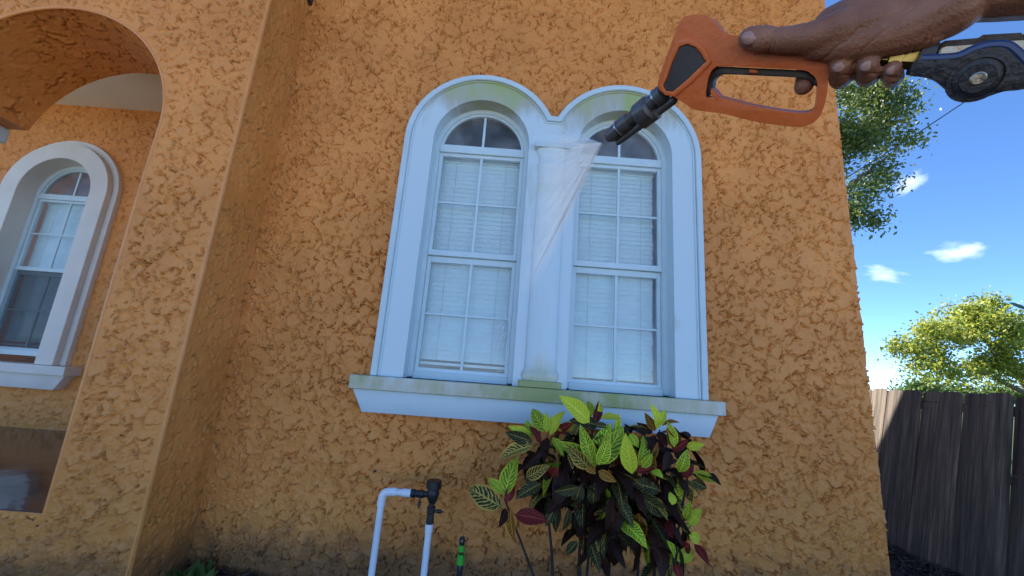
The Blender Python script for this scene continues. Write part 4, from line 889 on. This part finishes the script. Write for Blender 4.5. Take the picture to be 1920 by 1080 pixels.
# thumb along the near side of the grip
chain(bm, [(H(1406, 71, .030), .0122), (H(1425, 73, .031), .0142), (H(1452, 75, .032), .0134), (H(1480, 75, .032), .0142), (H(1520, 71, .030), .0165), (H(1572, 58, .022), .021), (H(1640, 45, .010), .026)])
# thenar mass, heel and back of the hand
chain(bm, [(H(1535, 82, .024), .0165), (H(1580, 84, .022), .0185), (H(1640, 70, .018), .022), (H(1700, 52, .008), .026), (H(1780, 15, .0), .028)])
chain(bm, [(H(1600, 40, .004), .026), (H(1660, 15, -.012), .028), (H(1760, -10, -.012), .030)])
chain(bm, [(H(1560, 42, -.022), .018), (H(1620, 20, -.03), .022), (H(1720, 0, -.028), .026), (H(1800, -20, -.02), .028)])
chain(bm, [(H(1600, 66, -.026), .015), (H(1660, 62, -.03), .017), (H(1730, 40, -.022), .022)])
chain(bm, [(H(1690, 72, .012), .0165), (H(1735, 60, .008), .0175)])
# forearm
chain(bm, [(H(1730, 5, -.005), .032), (H(1800, -25, -.008), .031), (H(1900, -42, -.010), .036), (H(2050, -70, -.014), .042), (H(2300, -120, -.02), .047), (H(2700, -200, -.03), .049)])
# fingers: knuckle on the far side, round under the grip, tip up on the near side
def finger(u, v_top, w, tipv, kn_u, near=.024, low=0):
    chain(bm, [(H(kn_u, v_top-28, -.032), w*1.06), (H((u+kn_u)/2, v_top+18, -.036), w), (H(u, v_top+44+low, -.024), w*.98), (H(u+1, v_top+56+low, -.004), w*.96), (H(u, v_top+50+low, .014), w*.95), (H(u-1, tipv, near), w*.88)])
finger(1576, 92, .0118, 124, 1566)
finger(1627, 88, .0116, 122, 1612)
finger(1674, 92, .0098, 130, 1655, .020)
# index finger through the guard on to the trigger
chain(bm, [(H(1535, 55, -.034), .0125), (H(1516, 100, -.036), .0115), (H(1512, 140, -.026), .0110), (H(1509, 156, -.010), .0108), (H(1507, 162, .004), .0100)])
hand = bm_obj('hand', bm, M['skin'], None, True)
rm = hand.modifiers.new('Remesh', 'REMESH'); rm.mode = 'VOXEL'; rm.voxel_size = .0013; rm.use_smooth_shade = True
sm = hand.modifiers.new('Smooth', 'SMOOTH'); sm.factor = .5; sm.iterations = 14
dg = bpy.context.evaluated_depsgraph_get(); me = bpy.data.meshes.new_from_object(hand.evaluated_get(dg)); hand.modifiers.clear(); hand.data = me
me.polygons.foreach_set('use_smooth', [True]*len(me.polygons))
def crease(c, axis, depth=.0011, sig=.0011, R=.022):
    """a skin fold: a groove in the plane through c across the given axis"""
    co = np.empty(len(me.vertices)*3, np.float32); me.vertices.foreach_get('co', co); co = co.reshape(-1, 3); no = np.empty_like(co).ravel(); me.vertices.foreach_get('normal', no); no = no.reshape(-1, 3)
    a = np.array(Vector(axis).normalized()); q = co-np.array(c); d = q@a; rr = np.linalg.norm(q-d[:, None]*a, axis=1); d = d+.0012*np.sin(rr*420)
    co -= no*(depth*np.exp(-(d/sig)**2)*(rr < R))[:, None]; me.vertices.foreach_set('co', co.ravel()); me.update()
TH = H(1390, 70, .03)-H(1480, 75, .032)
for (u, v, n_, dp) in ((1452, 75, .032, .0016), (1447, 75, .032, .0008), (1459, 75, .032, .0008), (1500, 73, .031, .0006), (1421, 73, .031, .0005)): crease(H(u, v, n_), TH, dp)
for (u, v) in ((1576, 143), (1627, 140), (1674, 146)): crease(H(u, v, .016), GYv, .0012, .001, .013)
crease(H(1508, 148, -.004), GYv+GN*.4, .0010, .001, .012)
crease(H(1560, 98, .03), GX+GYv*.8, .0012, .0014, .03); crease(H(1640, 75, .03), GX*.8+GYv*.6, .0010, .0014, .035); crease(H(1752, 40, .02), GX+GYv*.2, .0012, .0013, .05); crease(H(1764, 40, .02), GX+GYv*.15, .0008, .001, .05)
hand.name = 'person'; tag(hand, 'bare forearm and hand of a person gripping the orange spray gun', 'person')
def nail(c, along, out_, l, w):
    a = Vector(along).normalized(); o_ = (out_-a*out_.dot(a)).normalized(); s = a.cross(o_).normalized(); V, Fc = [], []; nu, nv = 7, 7
    for j in range(nv):
        for i in range(nu):
            x = (i/(nu-1)-.5)*2; y_ = (j/(nv-1)-.5)*2; k = math.sqrt(max(0, 1-.5*y_*y_)); kk = math.sqrt(max(0, 1-.5*x*x))
            V.append(c+s*(x*w/2*k)+a*(y_*l/2*kk)+o_*(-.32*w*x*x*.7-.0006*y_*y_))
    for j in range(nv-1):
        for i in range(nu-1): Fc.append((j*nu+i, j*nu+i+1, (j+1)*nu+i+1, (j+1)*nu+i))
    o = mesh_obj('nail', V, Fc, M['nail'], hand, True); md = o.modifiers.new('Solidify', 'SOLIDIFY'); md.thickness = .0012; md.offset = -1; return o
tocam = (CAM-H(1404, 74, .03)).normalized()
nail(H(1406, 69, .0440), H(1390, 67, .03)-H(1425, 71, .031), (tocam+GYv*.25), .0185, .0165)
nail(H(1574, 126, .0345), GYv, tocam, .0105, .0125); nail(H(1626, 124, .0345), GYv, tocam, .0105, .0125); nail(H(1673, 132, .0285), GYv, tocam, .009, .010)

# ------------------------------------------------------------------ water spray
m, N, L, b = newmat('water_spray'); N.remove(b); out = N['Material Output']
tr = N.new('ShaderNodeBsdfTransparent'); df = N.new('ShaderNodeBsdfDiffuse'); df.inputs['Color'].default_value = (.94, .98, 1, 1); tl_ = N.new('ShaderNodeBsdfTranslucent'); tl_.inputs['Color'].default_value = (.95, .96, 1, 1)
m1 = N.new('ShaderNodeMixShader'); m1.inputs[0].default_value = .0; L.new(df.outputs[0], m1.inputs[1]); L.new(tl_.outputs[0], m1.inputs[2])
m2 = N.new('ShaderNodeMixShader'); m2.inputs[0].default_value = .5; L.new(tr.outputs[0], m2.inputs[1]); L.new(m1.outputs[0], m2.inputs[2]); L.new(m2.outputs[0], out.inputs['Surface'])
T0, T1 = atY(988, 212, 2.94), atY(938, 640, 3.08)
bm = bmesh.new(); tip0 = NOZ+ax*.018
fanw = (T1-T0)
def streak(s, t0, t1, r, jit):
    tgt = T0.lerp(T1, s)+Vector((random.gauss(0, jit), 0, random.gauss(0, jit)))
    a = tip0.lerp(tgt, t0); bb = tip0.lerp(tgt, t1); a = a+Vector((random.gauss(0, .0012), random.gauss(0, .0012), random.gauss(0, .0012)))
    add_tube(bm, [a, a.lerp(bb, .4), bb], [r*.35, r, r*.15], 4, False)
for i in range(520):
    s = random.random()
    if random.random() < .03: s = 1-abs(random.gauss(0, .012))
    elif random.random() < .12: s = abs(random.gauss(0, .05))
    t0 = max(0, random.uniform(-.02, .10)) if random.random() < .75 else random.uniform(.08, .22)
    t1 = t0+random.uniform(.03, .16)
    streak(s, t0, t1, random.uniform(.00007, .0002)*(1+t0*8), .05)
for i in range(10): streak(1-abs(random.gauss(0, .006)), random.uniform(0, .12), random.uniform(.15, .34), .0005, .006)
for i in range(420):                      # loose droplets drifting off the fan
    s = random.uniform(-.12, 1.05); t = random.uniform(.05, .8); q = tip0.lerp(T0.lerp(T1, s), t)+Vector((random.gauss(0, .05*t), random.gauss(0, .05*t), random.gauss(0, .05*t))); r = random.uniform(.0004, .0012)*(.5+t)
    d = (T0.lerp(T1, s)-tip0).normalized()*r*random.uniform(1, 4)
    add_tube(bm, [q-d, q, q+d], [r*.2, r*.6, r*.2], 4, False)
spray = bm_obj('water_spray', bm, m, None, True); tag(spray, 'fan of white water spraying from the gun onto the window', 'water spray', kind='stuff')
def spray_mist():
    A_, B_ = (T0-tip0).normalized(), (T1-tip0).normalized(); X = (A_+B_).normalized(); Z = A_.cross(B_).normalized(); Yv = Z.cross(X); ha = math.acos(max(-1, min(1, A_.dot(B_))))/2; Lm = 1.0
    V, Fc = [], []; na = 10; rr = (.0, .1, .3, .6, Lm)
    for r in rr:
        th = .0035+.05*r
        for sgn in (-1, 1):
            for k in range(na+1):
                a = -ha*1.12+2.24*ha*k/na; V.append((r*math.cos(a), r*math.sin(a), sgn*th))
    n1 = na+1
    for i in range(len(rr)-1):
        b0, b1 = i*2*n1, (i+1)*2*n1
        for k in range(na):
            Fc.append((b0+k, b0+k+1, b1+k+1, b1+k)); Fc.append((b0+n1+k, b1+n1+k, b1+n1+k+1, b0+n1+k+1))
        Fc.append((b0, b1, b1+n1, b0+n1)); Fc.append((b0+na, b0+n1+na, b1+n1+na, b1+na))
    bE = (len(rr)-1)*2*n1
    for k in range(na): Fc.append((bE+k, bE+k+1, bE+n1+k+1, bE+n1+k)); Fc.append((k, n1+k, n1+k+1, k+1))
    mm, N, L, b = newmat('spray_mist'); N.remove(b); pv = N.new('ShaderNodeVolumePrincipled'); pv.inputs['Color'].default_value = (.93, .985, 1, 1); pv.inputs['Anisotropy'].default_value = -.75
    def mth(op, a, b_=None, c=None):
        n = N.new('ShaderNodeMath'); n.operation = op
        for i, x in enumerate((a, b_, c)):
            if x is None: continue
            if isinstance(x, (int, float)): n.inputs[i].default_value = x
            else: L.new(x, n.inputs[i])
        return n.outputs[0]
    tc = N.new('ShaderNodeTexCoord'); sx = N.new('ShaderNodeSeparateXYZ'); L.new(tc.outputs['Object'], sx.inputs[0])
    r = mth('SQRT', mth('ADD', mth('MULTIPLY', sx.outputs['X'], sx.outputs['X']), mth('MULTIPLY', sx.outputs['Y'], sx.outputs['Y']))); a = mth('ARCTAN2', sx.outputs['Y'], sx.outputs['X'])
    cb = N.new('ShaderNodeCombineXYZ'); L.new(mth('MULTIPLY', a, 150.0), cb.inputs[0]); L.new(mth('MULTIPLY', r, 4.0), cb.inputs[1])
    nz = N.new('ShaderNodeTexNoise'); nz.inputs['Scale'].default_value = 1; nz.inputs['Detail'].default_value = 5; nz.inputs['Roughness'].default_value = .7; L.new(cb.outputs[0], nz.inputs['Vector'])
    st = mth('MAXIMUM', mth('MULTIPLY_ADD', nz.outputs['Fac'], 15.0, -7.0), 0.0)
    fall = mth('DIVIDE', mth('POWER', 2.718, mth('MULTIPLY', r, -3.8)), mth('ADD', r, .03))
    ed = N.new('ShaderNodeMapRange'); ed.interpolation_type = 'SMOOTHSTEP'; ed.inputs['From Min'].default_value = ha*1.06; ed.inputs['From Max'].default_value = ha*.6; L.new(mth('ABSOLUTE', a), ed.inputs['Value'])
    jet = N.new('ShaderNodeMapRange'); jet.interpolation_type = 'SMOOTHSTEP'; jet.inputs['From Min'].default_value = .03; jet.inputs['From Max'].default_value = 0.0; jet.inputs['To Max'].default_value = 2.2; L.new(mth('ABSOLUTE', mth('SUBTRACT', a, ha*.97)), jet.inputs['Value'])
    zf = N.new('ShaderNodeMapRange'); zf.inputs['From Min'].default_value = 1.0; zf.inputs['From Max'].default_value = .2; L.new(mth('DIVIDE', mth('ABSOLUTE', sx.outputs['Z']), mth('MULTIPLY_ADD', r, .05, .0035)), zf.inputs['Value'])
    d = mth('MULTIPLY', mth('MULTIPLY', mth('MULTIPLY', mth('ADD', mth('MULTIPLY', st, ed.outputs['Result']), jet.outputs['Result']), fall), zf.outputs['Result']), 10.0)
    L.new(d, pv.inputs['Density']); L.new(pv.outputs[0], N['Material Output'].inputs['Volume'])
    o = mesh_obj('spray_mist', V, Fc, mm); o.matrix_world = Matrix.Translation(tip0) @ Matrix((X, Yv, Z)).transposed().to_4x4()
    return o
mist = spray_mist(); mw = mist.matrix_world.copy(); mist.parent = spray; mist.matrix_parent_inverse = Matrix(); mist.matrix_basis = mw; mist['kind'] = 'stuff'
# splash where the jet meets the pane
bm = bmesh.new(); sc_ = atY(938, 628, 3.095)
for i in range(150):
    q = sc_+Vector((random.gauss(0, .02), -abs(random.gauss(0, .02)), random.gauss(.02, .07))); d = Vector((random.gauss(.25, .2), random.gauss(0, .1), random.gauss(.8, .2)))*random.uniform(.008, .04)
    add_tube(bm, [q, q+d*.5, q+d], [.0006, .0019, .0005], 5, False)
mS = m.copy(); mS.name = 'splash_water'
for nd in mS.node_tree.nodes:
    if nd.type == 'MIX_SHADER' and nd.inputs[1].links[0].from_node.type == 'BSDF_TRANSPARENT': nd.inputs[0].default_value = .85
    elif nd.type == 'MIX_SHADER': nd.inputs[0].default_value = 0.0
spl = bm_obj('water_splash', bm, mS, None, True); tag(spl, 'bright splash of water on the lower sash of the left twin window', 'water splash', kind='stuff')
